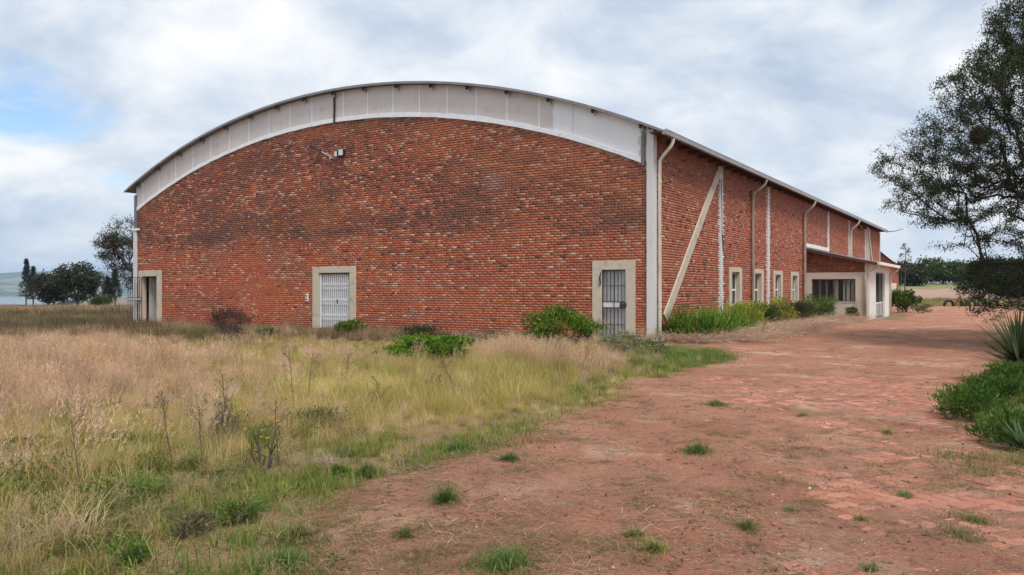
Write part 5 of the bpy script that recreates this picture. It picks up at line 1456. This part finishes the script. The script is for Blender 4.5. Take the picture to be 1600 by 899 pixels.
def leafy_tuft(r, n, h):
    P = np.stack([r.normal(0, 0.10, n), r.normal(0, 0.10, n), h * r.random(n) ** 0.8], 1)
    D = cone_dirs(r, n, 0.3, 1.5)
    V, F, c = leaf_quads(P, D, rand_unit(r, n) + np.array([0, 0, 1.0]), 0.032 * r.uniform(0.6, 1.4, n), 0.013, r.uniform(0.7, 1.3, (n, 1)) * np.ones((1, 3)))
    st = blade_strips(r, np.stack([r.normal(0, 0.06, 10), r.normal(0, 0.06, 10), np.zeros(10)], 1), cone_dirs(r, 10, 0, 0.5), h, 0.005, 0.1, np.full((10, 3), 0.7), 2)
    return join([(V, F, c), st])
def straw_litter(r, n):
    P = np.stack([r.normal(0, 0.22, n), r.normal(0, 0.22, n), np.abs(r.normal(0.012, 0.012, n))], 1)
    a = r.uniform(0, 6.28, n); D = np.stack([np.cos(a), np.sin(a), r.normal(0.02, 0.09, n)], 1)
    return leaf_quads(P, D, np.tile(np.array([0, 0, 1.0]), (n, 1)) + rand_unit(r, n) * 0.3, 0.16 * r.uniform(0.4, 1.4, n), 0.005, r.uniform(0.6, 1.3, (n, 1)) * np.ones((1, 3)))
def proto_set(name, gens):
    ms = []
    for k, g in enumerate(gens):
        V, F, c = g(np.random.default_rng(500 + 13 * k + len(name)))
        me = np_mesh('%s_tuft' % name, V, F, c); me.materials.append(M['grass']); ms.append(me)
    return proto_collection(name, ms)
PR = {
    'plume': proto_set('plume', [lambda r, h=h: plume_tuft(r, 26, h) for h in (0.62, 0.7, 0.55, 0.66)]),
    'blade': proto_set('blade', [lambda r, h=h: tuft(r, 90, h, 0.0045, 0.0, 0.75, 1.0, 0.09) for h in (0.42, 0.5, 0.36, 0.46)]),
    'short': proto_set('short', [lambda r, h=h: tuft(r, 110, h, 0.0042, 0.1, 1.25, 1.1, 0.09) for h in (0.10, 0.13, 0.08)]),
    'straw': proto_set('straw', [lambda r, h=h: tuft(r, 70, h, 0.0038, 0.15, 1.2, 1.5, 0.09, hue=(1.1, 1.0, 0.85)) for h in (0.38, 0.5, 0.3)]),
    'leafy': proto_set('leafy', [lambda r, h=h: leafy_tuft(r, 260, h) for h in (0.22, 0.32, 0.16)]),
    'litter': proto_set('litter', [lambda r, n=n: straw_litter(r, n) for n in (60, 80, 45)]),
    'coarse': proto_set('coarse', [lambda r, h=h: tuft(r, 60, h, 0.014, 0.0, 0.7, 0.9, 0.22, seg=2) for h in (0.5, 0.62, 0.42)]),
}
def scatter_group(name, coll):
    ng = bpy.data.node_groups.new(name, 'GeometryNodeTree')
    ng.interface.new_socket('Geometry', in_out='INPUT', socket_type='NodeSocketGeometry')
    ng.interface.new_socket('Geometry', in_out='OUTPUT', socket_type='NodeSocketGeometry')
    N, L = ng.nodes.new, ng.links.new
    i, o = N('NodeGroupInput'), N('NodeGroupOutput')
    ip, ci = N('GeometryNodeInstanceOnPoints'), N('GeometryNodeCollectionInfo')
    ci.inputs['Collection'].default_value = coll; ci.inputs['Separate Children'].default_value = True; ci.inputs['Reset Children'].default_value = True
    def attr(nm, ty):
        a = N('GeometryNodeInputNamedAttribute'); a.data_type = ty; a.inputs['Name'].default_value = nm; return a.outputs['Attribute']
    ip.inputs['Pick Instance'].default_value = True
    L(i.outputs[0], ip.inputs['Points']); L(ci.outputs[0], ip.inputs['Instance'])
    L(attr('idx', 'INT'), ip.inputs['Instance Index']); L(attr('rot', 'FLOAT_VECTOR'), ip.inputs['Rotation']); L(attr('scl', 'FLOAT_VECTOR'), ip.inputs['Scale'])
    L(ip.outputs[0], o.inputs[0])
    return ng
def scatter(name, kind, P, scl, tint, r, label, cat, tilt=0.12, parent=None, kind_tag='stuff'):
    n = len(P)
    me = bpy.data.meshes.new(name); me.vertices.add(n); me.vertices.foreach_set('co', np.asarray(P, np.float32).ravel())
    a = me.attributes.new('rot', 'FLOAT_VECTOR', 'POINT'); a.data.foreach_set('vector', np.stack([r.normal(0, tilt, n), r.normal(0, tilt, n), r.uniform(-math.pi, math.pi, n) if kind != 'plume' else r.normal(0, 0.7, n)], 1).astype(np.float32).ravel())
    scl = np.asarray(scl, np.float32)
    if scl.ndim == 1: scl = np.repeat(scl[:, None], 3, 1)
    a = me.attributes.new('scl', 'FLOAT_VECTOR', 'POINT'); a.data.foreach_set('vector', scl.ravel())
    a = me.attributes.new('idx', 'INT', 'POINT'); a.data.foreach_set('value', r.integers(0, len(PR[kind].objects), n).astype(np.int32))
    c = np.ones((n, 4), np.float32); c[:, :3] = tint
    a = me.attributes.new('tint', 'FLOAT_COLOR', 'POINT'); a.data.foreach_set('color', c.ravel())
    me.materials.append(M['grass'])
    o = bpy.data.objects.new(name, me); COL.objects.link(o); o.parent = parent
    m = o.modifiers.new('scatter', 'NODES'); m.node_group = scatter_group(name + '_scatter', PR[kind])
    if label: tag(o, label, cat, kind=kind_tag)
    return o

def field():
    r = np.random.default_rng(77)
    # candidates, thinned with distance, in the view plus a margin
    out = []
    for y0, y1, dens in ((3.2, 6, 75), (6, 10, 62), (10, 16, 40), (16, 26, 22), (26, 45, 7.5), (45, 90, 2.6)):
        area = (y1 - y0) * (1.5 * y1 + 4)
        n = int(area * dens)
        X = r.uniform(-0.80 * y1 - 2, 0.7 * y1 + 2, n); Y = r.uniform(y0, y1, n)
        k = (X > -0.80 * Y - 2) & (X < 0.7 * Y + 2)
        out.append(np.stack([X[k], Y[k]], 1))
    P = np.concatenate(out); X, Y = P.T
    lx, ly = w2loc(X, Y)
    inside = (ly > -0.15) & (lx > -GW - 0.25)                    # hall, porch and everything right of them
    sd = drive_sd(X, Y) + (fbm(X * 1.1, Y * 1.1, 4, 41) - 0.5) * np.clip(0.09 * Y, 0.5, 2.2)
    leftside = X < np.interp(Y, [1, 7.9, 12.7, 18.3, 21, 24], [2.5, 3, 4, 5.2, 4.6, 4.2])
    bed = (lx > -0.2) & (lx < 2.7) & (ly > -0.6)
    ok = ~inside & leftside & ~bed & (sd < 0.12)
    X, Y, sd = X[ok], Y[ok], sd[ok]
    Z = terrain(X, Y)
    x_, y_ = 800 + X / Y * FPX, HOR + (CAM_H - Z) / Y * FPX      # where it stands, for laying out the patches by hand
    n1, n2, n3 = fbm(X * 0.35, Y * 0.35, 4, 81), fbm(X * 0.9, Y * 0.9, 3, 82), fbm(X * 0.15 + 7, Y * 0.15, 3, 83)
    def G(cx, cy, rx, ry): return np.exp(-((X - cx) / rx) ** 2 - ((Y - cy) / ry) ** 2)
    pink = 1.3 * G(-8.5, 13.0, 4.2, 3.6) + 0.8 * G(-13, 19, 5, 5) + 1.25 * G(1.2, 15.2, 1.2, 1.5) + 0.7 * G(-5.2, 10.3, 2.2, 1.6) + 0.5 * G(-16, 26, 6, 5)
    pink = pink * (0.45 + 1.1 * n1) + 0.30 * (n1 - 0.4) * smooth(9, 14, Y)
    bare = G(-4.2, 7.3, 0.9, 0.6) * 1.2 + G(-1.35, 6.9, 0.7, 0.35) * 0.5 + 0.75 * smooth(0.56, 0.70, fbm(X * 1.3 + 5, Y * 1.3, 3, 86)) * (1 - smooth(7, 11, Y)) + 0.5 * smooth(0.60, 0.74, n2) * smooth(17, 20, Y)
    yel = 0.9 * G(-2.2, 12.0, 3.8, 3.2) + 0.7 * G(-0.5, 9.8, 2.0, 1.6) + 0.75 * G(-7.0, 20.0, 4.0, 2.5) + 0.4
    yel *= 0.55 + 0.9 * n2
    grn = 0.9 * smooth(-1.5, -0.1, sd) * (0.4 + n2) * (1 - smooth(14, 24, Y)) + 0.75 * (1 - smooth(6.4, 8.0, Y)) * (0.3 + n2) + 0.6 * G(-3.2, 7.9, 1.3, 0.7) + 0.8 * G(3.6, 17.3, 1.2, 1.2) + 0.6 * G(1.2, 11.0, 0.9, 1.2)
    far = smooth(24, 34, Y)
    brown = 0.5 * smooth(18, 24, Y) * (0.4 + n3) + far * 0.8 + 0.35 * (1 - smooth(5, 8.5, Y)) * (0.5 + n1)
    s = np.stack([pink, yel, grn, brown], 1) + r.gumbel(0, 0.26, (len(X), 4))
    k = np.argmax(s, 1)
    keep = r.random(len(X)) > bare
    def tint(base, n, spread=0.14):
        b = np.array(base); return b[r.integers(0, len(b), n)] * r.uniform(1 - spread, 1 + spread, (n, 1))
    PINK = [(0.62, 0.50, 0.39), (0.69, 0.57, 0.47), (0.58, 0.47, 0.31), (0.54, 0.44, 0.27)]
    YEL = [(0.50, 0.39, 0.145), (0.43, 0.355, 0.115), (0.59, 0.47, 0.23), (0.36, 0.33, 0.09)]
    GRN = [(0.16, 0.215, 0.04), (0.21, 0.25, 0.05), (0.13, 0.18, 0.036), (0.27, 0.27, 0.07)]
    BRN = [(0.36, 0.26, 0.155), (0.42, 0.31, 0.19), (0.27, 0.215, 0.12), (0.22, 0.20, 0.095)]
    FAR = [(0.40, 0.27, 0.165), (0.46, 0.315, 0.20), (0.33, 0.235, 0.14), (0.25, 0.22, 0.10)]
    tn = 0.74 + 0.52 * fbm(X * 1.6 + 13, Y * 1.6, 3, 87)
    def P3(m): return np.stack([X[m], Y[m], Z[m]], 1)
    near = Y < 27
    hn = fbm(X * 0.55 + 31, Y * 0.55, 3, 84)
    edge = np.clip(0.45 + 0.55 * smooth(0.0, 1.8, -sd), 0, 1) * (0.42 + 0.62 * smooth(0.3, 0.72, hn)) * (1 - 0.22 * smooth(14, 20, Y))     # shorter towards the trodden edge
    m = (k == 0) & keep & near
    scatter('seed_grass', 'plume', P3(m), edge[m] * r.uniform(0.75, 1.15, m.sum()), tint(PINK, m.sum()) * tn[m][:, None], r, 'dry pinkish feathery grass in the field before the hall', 'grass')
    m = (k == 1) & keep & near
    scatter('field_grass', 'blade', P3(m), edge[m] * r.uniform(0.7, 1.15, m.sum()), tint(YEL, m.sum()) * tn[m][:, None], r, 'yellow green grass across the field', 'grass')
    m = (k == 2) & keep & near & (r.random(len(X)) < 0.72)
    scatter('short_grass', 'short', P3(m), r.uniform(0.9, 1.7, m.sum()), tint(GRN, m.sum()), r, 'short green grass along the edge of the drive', 'grass')
    m = (k == 2) & keep & near & (r.random(len(X)) < 0.32) & (sd < -0.35)
    scatter('field_weeds', 'leafy', P3(m), r.uniform(0.5, 1.15, m.sum()) * edge[m], tint([(0.10, 0.16, 0.035), (0.14, 0.19, 0.045), (0.075, 0.12, 0.03)], m.sum()), r, 'small leafy weeds among the field grass', 'weeds')
    m = (k == 3) & keep & near
    scatter('straw_grass', 'straw', P3(m), edge[m] * r.uniform(0.6, 1.1, m.sum()), tint(BRN, m.sum()) * tn[m][:, None], r, 'dry straw coloured grass in the field', 'grass')
    m = ~near & keep
    hh = r.uniform(0.6, 1.15, m.sum())
    tt = tint(FAR, m.sum()); gg = (n1[m] + r.normal(0, 0.05, m.sum()) > 0.60) & (Y[m] < 60); tt[gg] = tint([(0.19, 0.20, 0.07), (0.15, 0.15, 0.06), (0.17, 0.13, 0.075)], gg.sum())
    scatter('far_grass', 'coarse', P3(m), hh * 0.85, tt, r, 'tawny grass of the far left field', 'grass')
    # darker rank weeds along the foot of the gable's left half
    n = 900; u = r.uniform(2.0, 28.5, n); q = r.uniform(0.1, 1.0, n) ** 1.2 * np.where(u > 11, 8.0, 3.0)
    W = np.array([tuple(loc2w(-a, -b)) for a, b in zip(u, q)]); W[:, 2] = terrain(W[:, 0], W[:, 1])
    m = r.random(n) < np.where(u < 9, 0.45, 0.9)
    W = W[m]
    n = 380; Xl = r.uniform(-7.5, -1.2, n); Yl = r.uniform(3.6, 9.5, n); ok = drive_sd(Xl, Yl) < 0.3; Xl, Yl = Xl[ok], Yl[ok]
    scatter('field_thatch', 'litter', np.column_stack([Xl, Yl, terrain(Xl, Yl) + 0.03]), r.uniform(0.4, 0.8, len(Xl)), tint([(0.40, 0.29, 0.17), (0.30, 0.21, 0.12), (0.48, 0.37, 0.22)], len(Xl)), r, 'matted dead straw on the soil of the near field', 'litter', tilt=0.15)
    scatter('wall_weeds', 'straw', W, r.uniform(0.7, 1.35, len(W)), tint([(0.12, 0.10, 0.065), (0.17, 0.135, 0.09), (0.11, 0.115, 0.055), (0.21, 0.17, 0.12)], len(W)), r, 'dull rank weeds along the foot of the gable', 'weeds')
    n = 420; Ys = r.uniform(27, 52, n); Xs = Ys * r.uniform(-0.72, -0.44, n); ok = fbm(Xs * 0.25, Ys * 0.25, 3, 95) > 0.45
    lx, ly = w2loc(Xs, Ys); ok &= (ly < -0.3) | (lx < -GW - 0.8); Xs, Ys = Xs[ok], Ys[ok]
    scatter('field_scrub', 'coarse', np.column_stack([Xs, Ys, terrain(Xs, Ys)]), r.uniform(0.8, 1.7, len(Xs)), tint([(0.10, 0.08, 0.05), (0.14, 0.105, 0.065), (0.11, 0.115, 0.05), (0.16, 0.10, 0.07)], len(Xs)), r, 'dark scrubby weeds in the far left field', 'weeds')
    # the green verge between drive and corner, the strip by the tyres, right bed edge
    n = 700; V = np.stack([r.normal(3.35, 0.9, n), r.normal(17.6, 1.1, n)], 1)
    lx, ly = w2loc(V[:, 0], V[:, 1]); V = V[(ly < -0.4) & (drive_sd(V[:, 0], V[:, 1]) < 0.5)]
    scatter('verge_grass', 'short', np.column_stack([V, terrain(V[:, 0], V[:, 1]) + 0.01]), r.uniform(1.0, 2.0, len(V)), tint([(0.13, 0.20, 0.04), (0.17, 0.23, 0.05), (0.21, 0.24, 0.08)], len(V)), r, 'green grass verge below the hall corner', 'grass')
    n = 2600; Yb = r.uniform(71.8, 96, n); Xb = Yb * r.uniform(0.41, 0.80, n)
    scatter('strip_grass', 'coarse', np.column_stack([Xb, Yb, terrain(Xb, Yb)]), r.uniform(0.6, 1.1, n) * np.where(Yb > 84, 1.2, 0.8), tint([(0.36, 0.32, 0.12), (0.27, 0.27, 0.08), (0.42, 0.36, 0.18)], n) * np.where(Yb > 86, 0.72, 1.0)[:, None], r, 'yellowish grass strip behind the row of tyres', 'grass')
    n = 90; Xb = r.uniform(3.6, 5.6, n); Yb = 6.6 + (Xb - 3.6) * 0.1 + r.normal(0, 0.25, n)
    scatter('bed_edge_grass', 'short', np.column_stack([Xb, Yb, np.full(n, 0.02)]), r.uniform(0.6, 1.3, n), tint([(0.17, 0.18, 0.05), (0.12, 0.15, 0.04), (0.26, 0.22, 0.08)], n), r, 'thin grass along the front of the right bed', 'grass')
    n = 1300; Xb = r.uniform(4.6, 17, n); Yb = r.uniform(5.6, 14.5, n); ok = drive_sd(Xb, Yb) < -0.1; Xb, Yb = Xb[ok], Yb[ok]
    scatter('bed_grass', 'blade', np.column_stack([Xb, Yb, terrain(Xb, Yb)]), r.uniform(0.35, 0.8, len(Xb)), tint([(0.20, 0.24, 0.06), (0.30, 0.28, 0.10), (0.14, 0.19, 0.045)], len(Xb)), r, 'rough grass behind the clumps of the right bed', 'grass')
    # dry litter: planting bed, drive edge, scattered over the dirt
    n = 1100; a, b = r.uniform(0.15, 2.9, n), r.uniform(-0.9, 20, n)
    W = np.array([tuple(loc2w(p, q)) for p, q in zip(a, b)]); W[:, 2] = 0.085
    scatter('bed_litter', 'litter', W, r.uniform(1.6, 3.2, n), tint([(0.58, 0.40, 0.29), (0.50, 0.33, 0.23), (0.38, 0.24, 0.16), (0.66, 0.50, 0.38)], n), r, 'dry leaf and straw litter along the side wall', 'litter', tilt=0.1)
    n = 2200; Yd = np.exp(r.uniform(math.log(4.0), math.log(30), n)); Xd = r.uniform(-0.45, 0.66, n) * Yd
    sdd = drive_sd(Xd, Yd); m = (sdd > 0.05) & (r.random(n) < 0.10 + 0.9 * np.exp(-sdd / 0.8) + 0.35 * (fbm(Xd * 0.8, Yd * 0.8, 3, 91) > 0.56)); Xd, Yd = Xd[m], Yd[m]
    scatter('drive_litter', 'litter', np.column_stack([Xd, Yd, dirt_height(Xd, Yd)]), r.uniform(0.35, 0.85, len(Xd)), tint([(0.40, 0.27, 0.17), (0.30, 0.20, 0.12), (0.48, 0.35, 0.22)], len(Xd)), r, 'dry straw bits lying on the dirt drive', 'litter', tilt=0.03)
    # thin flat grass creeping over the drive in patches
    n = 4200; Yd = np.exp(r.uniform(math.log(4.0), math.log(30), n)); Xd = r.uniform(-0.45, 0.66, n) * Yd
    sdd = drive_sd(Xd, Yd); pt = fbm(Xd * 0.9 + 2, Yd * 0.9, 3, 92)
    m = (sdd > -0.1) & (((pt > 0.60) & (r.random(n) < 0.55)) | ((Xd < 0.4 * Yd) & (r.random(n) < 0.9 * np.exp(-sdd / 0.45)))); Xd, Yd = Xd[m], Yd[m]
    sc_ = r.uniform(0.4, 0.75, len(Xd)); sc3 = np.stack([sc_ * 1.2, sc_ * 1.2, sc_ * 0.5], 1)
    scatter('creeping_grass', 'short', np.column_stack([Xd, Yd, dirt_height(Xd, Yd)]), sc3, tint([(0.22, 0.18, 0.075), (0.17, 0.16, 0.06), (0.28, 0.21, 0.10)], len(Xd)), r, 'thin creeping grass on the drive', 'grass', tilt=0.05)
field()

# ------------------------------------------------------------------ single tufts on the drive
def tufts():
    data = [(698, 794, 55, 26, 'g', 'lone green tuft on the dirt in the lower middle'), (1090, 714, 62, 16, 'g', 'lone green tuft in the middle of the drive'), (1166, 836, 52, 18, 'y', 'green tuft on the pavers, lower centre right'),
            (790, 898, 140, 28, 'g', 'widest green tuft, at the bottom edge of the drive'), (465, 850, 90, 22, 'y', 'flat tuft at the left edge of the dirt, above the bottom one'), (440, 896, 150, 24, 'g', 'green tuft at the bottom edge, left of the drive'),
            (632, 852, 46, 18, 'y', 'thin tuft between the lone green tuft and the bottom edge'), (796, 727, 46, 14, 'g', 'small tuft near the grass edge, middle of the picture'), (716, 708, 66, 15, 'g', 'green tuft on the grass edge above the bare soil'), (573, 745, 56, 14, 'g', 'small green tuft beside the pale curved grass'),
            (990, 848, 46, 16, 'y', 'thin tuft left of the curved twig'), (1022, 874, 52, 22, 'y', 'ragged tuft below the curved twig'), (1118, 637, 58, 9, 'y', 'low tuft on the far part of the drive'), (1522, 822, 100, 14, 'y', 'spread tuft on the pavers at lower right'), (1498, 846, 110, 14, 'd', 'dry flat tuft below the spread tuft at lower right'),
            (1234, 808, 44, 10, 'y', 'small yellow green tuft beside the flat stone'), (1345, 820, 40, 12, 'y', 'small tuft on the pavers left of the spread tuft'), (1384, 682, 36, 10, 'y', 'small yellow green tuft left of the right bed'), (1254, 654, 40, 7, 'y', 'tiny yellowish tuft far up the drive'), (1412, 780, 40, 10, 'g', 'thin dark green sprig on the pavers'), (1362, 898, 50, 12, 'g', 'green sprig at the bottom edge, right')]
    pal = {'g': ((0.10, 0.17, 0.04), (0.14, 0.20, 0.05), (0.07, 0.115, 0.03)), 'y': ((0.20, 0.21, 0.06), (0.15, 0.18, 0.05), (0.29, 0.25, 0.10)), 'd': ((0.26, 0.22, 0.11), (0.19, 0.18, 0.07))}
    for k, (x, y, w, h, c, l) in enumerate(data):
        p = px(x, y); r = np.random.default_rng(900 + k)
        p.z = float(dirt_height(np.array([p.x]), np.array([p.y]))[0]) - 0.004
        rad = w / FPX * p.y * 0.62; hh = max(1.25 * h / FPX * p.y, 0.045)
        n = int(np.clip(1500 * rad * 2.2, 200, 1400))
        root = empty('grass_tuft', p); tag(root, l, 'grass tuft', 'tufts on the drive')
        a = r.uniform(0, 6.28, n); q = rad * np.minimum(np.abs(r.normal(0, 0.55, n)), 1.6) * (0.45 + 0.9 * vnoise(a * 1.3 + k, a * 0 + 3, 5))
        B = np.stack([q * np.cos(a), q * np.sin(a) * 1.3, np.full(n, -0.01)], 1)
        col = np.array(pal[c])[r.integers(0, len(pal[c]), n)] * r.uniform(0.7, 1.35, (n, 1))
        V, F, cc = blade_strips(r, B, cone_dirs(r, n, 0.1, 1.25), hh * r.uniform(0.5, 1.15, n) * np.clip(1.15 - 0.6 * q / rad, 0.35, 1.2), 0.0045, r.uniform(0.5, 1.6, n), col, 3)
        tag(link_mesh('blades', np_mesh('blades', V, F, cc), M['leaf'], root), kind='stuff')
tufts()

# ------------------------------------------------------------------ weeds standing out of the grass
def weeds():
    st = [(462, 668, 452, 562, 'tall dark dead weed stalk left of the field middle'), (481, 648, 488, 560, 'thin dead stalk just right of the tallest stalk'), (272, 748, 256, 625, 'branched dead weed stalk in the left foreground'), (131, 806, 108, 672, 'leaning dead stalk with a seed head at far left'),
          (319, 742, 312, 652, 'dead stalk with a knobbly head right of the branched one'), (357, 690, 345, 596, 'dead stalk above the withered grey weed'), (597, 660, 590, 606, 'short leafy dry stalk right of the field middle'), (674, 640, 675, 596, 'short dry leafy stalk below the low green plant'), (715, 632, 690, 575, 'slanting thin stalk below the gable middle'), (437, 742, 432, 640, 'dry stalk beside the yellow wildflower'), (540, 620, 545, 560, 'thin pale stalk in the field below the trellis door')]
    for k, (x0, y0, x1, y1, l) in enumerate(st):
        r = np.random.default_rng(700 + k)
        b = tz(px(x0, y0, -0.08)); h = (y0 - y1) / FPX * b.y; dx = (x1 - x0) / FPX * b.y
        root = empty('dead_stalk', b); tag(root, l, 'weed', 'dead weed stalks')
        top = Vector((dx, r.normal(0, 0.05), h)); mid = top * 0.5 + Vector((r.normal(0, 0.015), 0, 0))
        mb = MB(); mb.tube([(0, 0, -0.03), mid, top], [0.005, 0.004, 0.002], 5)
        P = []
        for j in range(9):
            u = 0.35 + 0.6 * r.random(); s0 = top * u; a = r.uniform(0, 6.28); L = 0.10 * (1.2 - u) + 0.05
            e = s0 + Vector((L * math.cos(a), L * math.sin(a), L * 1.1)); mb.tube([s0, e], [0.002, 0.001], 4, False)
            P += [np.array(e) + r.normal(0, 0.012, 3) for _ in range(8)]
        P += [np.array(top) * r.uniform(0.8, 1.02) + r.normal(0, 0.012, 3) for _ in range(26)]
        mb.build('stem', M['bark'], root)
        P = np.array(P)
        V, F, c = leaf_quads(P, rand_unit(r, len(P)), rand_unit(r, len(P)), 0.02, 0.008, np.array([0.13, 0.095, 0.065]) * r.uniform(0.6, 1.5, (len(P), 1)))
        tag(link_mesh('seed_heads', np_mesh('seed_heads', V, F, c), M['leaf'], root), kind='stuff')
    shrub('dry_bush', 'withered grey brown weed left of the yellow wildflower', tz(px(352, 712, -0.08)), 0.16, 0.16, 0.46, 700, 0.035, 0.006, ((0.13, 0.11, 0.085), (0.17, 0.145, 0.11)), cat='weed', seed=720, up=1.4)
    w = shrub('wildflower', 'yellow wildflower with many small blooms in the left foreground', tz(px(412, 748, -0.08)), 0.20, 0.18, 0.44, 520, 0.035, 0.008, ((0.15, 0.20, 0.05), (0.12, 0.16, 0.045)), cat='flower', seed=721, up=1.2, flowers=(15, 0.018, (0.80, 0.50, 0.015)))
    G = [(195, 790, 0.34, 0.26, 700, G_MID, 'dark green broadleaf weed in the left foreground'), (372, 830, 0.17, 0.26, 380, G_MID, 'broadleaf weed at the dirt edge below the wildflower'), (532, 752, 0.10, 0.16, 220, G_MID, 'small dark weed beside the pale curved grass'), (500, 668, 0.42, 0.34, 900, ((0.05, 0.09, 0.035), (0.07, 0.115, 0.04)), 'bluish green weed patch below the tallest dead stalk'),
         (305, 850, 0.16, 0.20, 320, ((0.10, 0.105, 0.05), (0.14, 0.12, 0.06)), 'dull dark weed near the left dirt edge'), (205, 893, 0.14, 0.18, 300, G_MID, 'green weed at the bottom edge far left'), (35, 700, 0.35, 0.16, 500, ((0.11, 0.125, 0.05), (0.08, 0.095, 0.04)), 'dark weed clump at the left edge beside the bare soil'), (520, 895, 0.05, 0.10, 110, G_MID, 'tiny dark weed at the bottom edge on the dirt')]
    for k, (x, y, rr, h, n, pal, l) in enumerate(G):
        shrub('leafy_weed', l, tz(px(x, y, -0.06 if x < 450 else -0.02), -0.01), rr, rr, h * 0.68, n * 2, 0.028, 0.010, tuple(tuple(1.35 * v for v in q) for q in pal), cat='weed', group='broadleaf weeds', seed=740 + k)
    # fountains of straw
    for k, (x, y, L, n, l, c) in enumerate([(120, 870, 0.5, 130, 'arching straw tuft in the lower left corner', (0.46, 0.37, 0.20)), (512, 742, 0.22, 160, 'pale curved grass tuft at the edge of the dirt', (0.55, 0.42, 0.33)), (30, 890, 0.42, 90, 'greyish arching grass at the lower left edge', (0.30, 0.27, 0.18))]):
        strappy('straw_tuft', l, tz(px(x, y, -0.08)), n, L, 0.005, (c, tuple(v * 0.8 for v in c)), 0.1, 1.0, 1.9, 0.07, 'grass tuft', 'straw tufts', seed=760 + k)
    # twig and stones on the drive
    t = MB(); r = np.random.default_rng(3)
    pts = [px(x, y, 0.04) for x, y in ((1000, 832), (1012, 822), (1035, 815), (1070, 812), (1088, 811))]
    t.tube(pts, [0.003, 0.006, 0.006, 0.005, 0.003], 6)
    o = t.build('fallen_twig', paint('twig', (0.38, 0.28, 0.19), (0.28, 0.2, 0.13), 30, 0.9)); tag(o, 'curved pale twig lying on the dirt, lower middle', 'twig')
    pts = [px(x, y, 0.04) for x, y in ((1025, 848), (1045, 846), (1056, 843), (1052, 852), (1040, 856))]
    o = MB().tube(pts, [0.002, 0.005, 0.005, 0.004, 0.002], 6).build('fallen_twig', bpy.data.materials['twig']); tag(o, 'hooked twig below the curved pale twig', 'twig')
    n = 3600; Yd = np.exp(r.uniform(math.log(4.0), math.log(18), n)); Xd = r.uniform(-0.4, 0.65, n) * Yd; m = drive_sd(Xd, Yd) > 0; Xd, Yd = Xd[m], Yd[m]
    Z = dirt_height(Xd, Yd); n = len(Xd)
    oct_ = np.array([(1, 0, 0), (0, 1, 0), (-1, 0, 0), (0, -1, 0), (0, 0, 0.7), (0, 0, -0.7)]); of = np.array([(0, 1, 4), (1, 2, 4), (2, 3, 4), (3, 0, 4), (1, 0, 5), (2, 1, 5), (3, 2, 5), (0, 3, 5)])
    s = r.uniform(0.003, 0.013, n) * (r.random(n) ** 2 + 0.35)
    V = np.stack([Xd, Yd, Z], 1)[:, None] + oct_[None] * s[:, None, None] * r.uniform(0.7, 1.3, (n, 6, 1))
    c = np.array([(0.30, 0.16, 0.11), (0.42, 0.30, 0.23), (0.62, 0.56, 0.48), (0.15, 0.08, 0.06)])[r.choice(4, n, p=(0.42, 0.25, 0.02, 0.31))]
    o = link_mesh('gravel', np_mesh('gravel', V.reshape(-1, 3), (np.arange(n)[:, None, None] * 6 + of[None]).reshape(-1, 3), np.repeat(c, 8, 0)), M['paver'])
    tag(o, 'small stones and clods scattered over the drive', 'gravel', kind='stuff')
weeds()
def debris():
    r = np.random.default_rng(15)
    n = 5200; Yd = np.exp(r.uniform(math.log(4.0), math.log(26), n)); Xd = r.uniform(-0.45, 0.66, n) * Yd
    m = (drive_sd(Xd, Yd) > 0) & (fbm(Xd * 1.1, Yd * 1.1, 3, 97) + r.normal(0, 0.08, n) > 0.5); Xd, Yd = Xd[m], Yd[m]; n = len(Xd)
    P = np.stack([Xd, Yd, dirt_height(Xd, Yd) + 0.003], 1)
    a = r.uniform(0, 6.28, n); D = np.stack([np.cos(a), np.sin(a), r.normal(0.12, 0.15, n)], 1)
    c = np.array([(0.09, 0.055, 0.035), (0.15, 0.09, 0.055), (0.22, 0.15, 0.09), (0.30, 0.23, 0.14)])[r.integers(0, 4, n)] * r.uniform(0.7, 1.2, (n, 1))
    V, F, c = leaf_quads(P, D, np.array([0, 0, 1.0]) + rand_unit(r, n) * 0.4, 0.035 * r.uniform(0.5, 1.6, n) * (1 + Yd / 25), 0.014 * (1 + Yd / 25), c)
    o = link_mesh('leaf_debris', np_mesh('leaf_debris', V, F, c), M['leaf']); tag(o, 'small dead leaves and bark bits strewn over the drive', 'debris', kind='stuff')
debris()

# ------------------------------------------------------------------ haze over the distance
def haze():
    m = bpy.data.materials.new('haze_air'); m.use_nodes = True
    nt = m.node_tree; nt.nodes.clear()
    o = nt.nodes.new('ShaderNodeOutputMaterial'); v = nt.nodes.new('ShaderNodeVolumePrincipled')
    v.inputs['Color'].default_value = (0.50, 0.72, 1.0, 1); v.inputs['Density'].default_value = 0.00012
    nt.links.new(v.outputs[0], o.inputs['Volume'])
    ob = MB().box(-9200, 9200, -90, 9300, -40, 185).build('haze', m); tag(ob, 'pale blue air veiling the far hills', 'haze', kind='stuff')
haze()
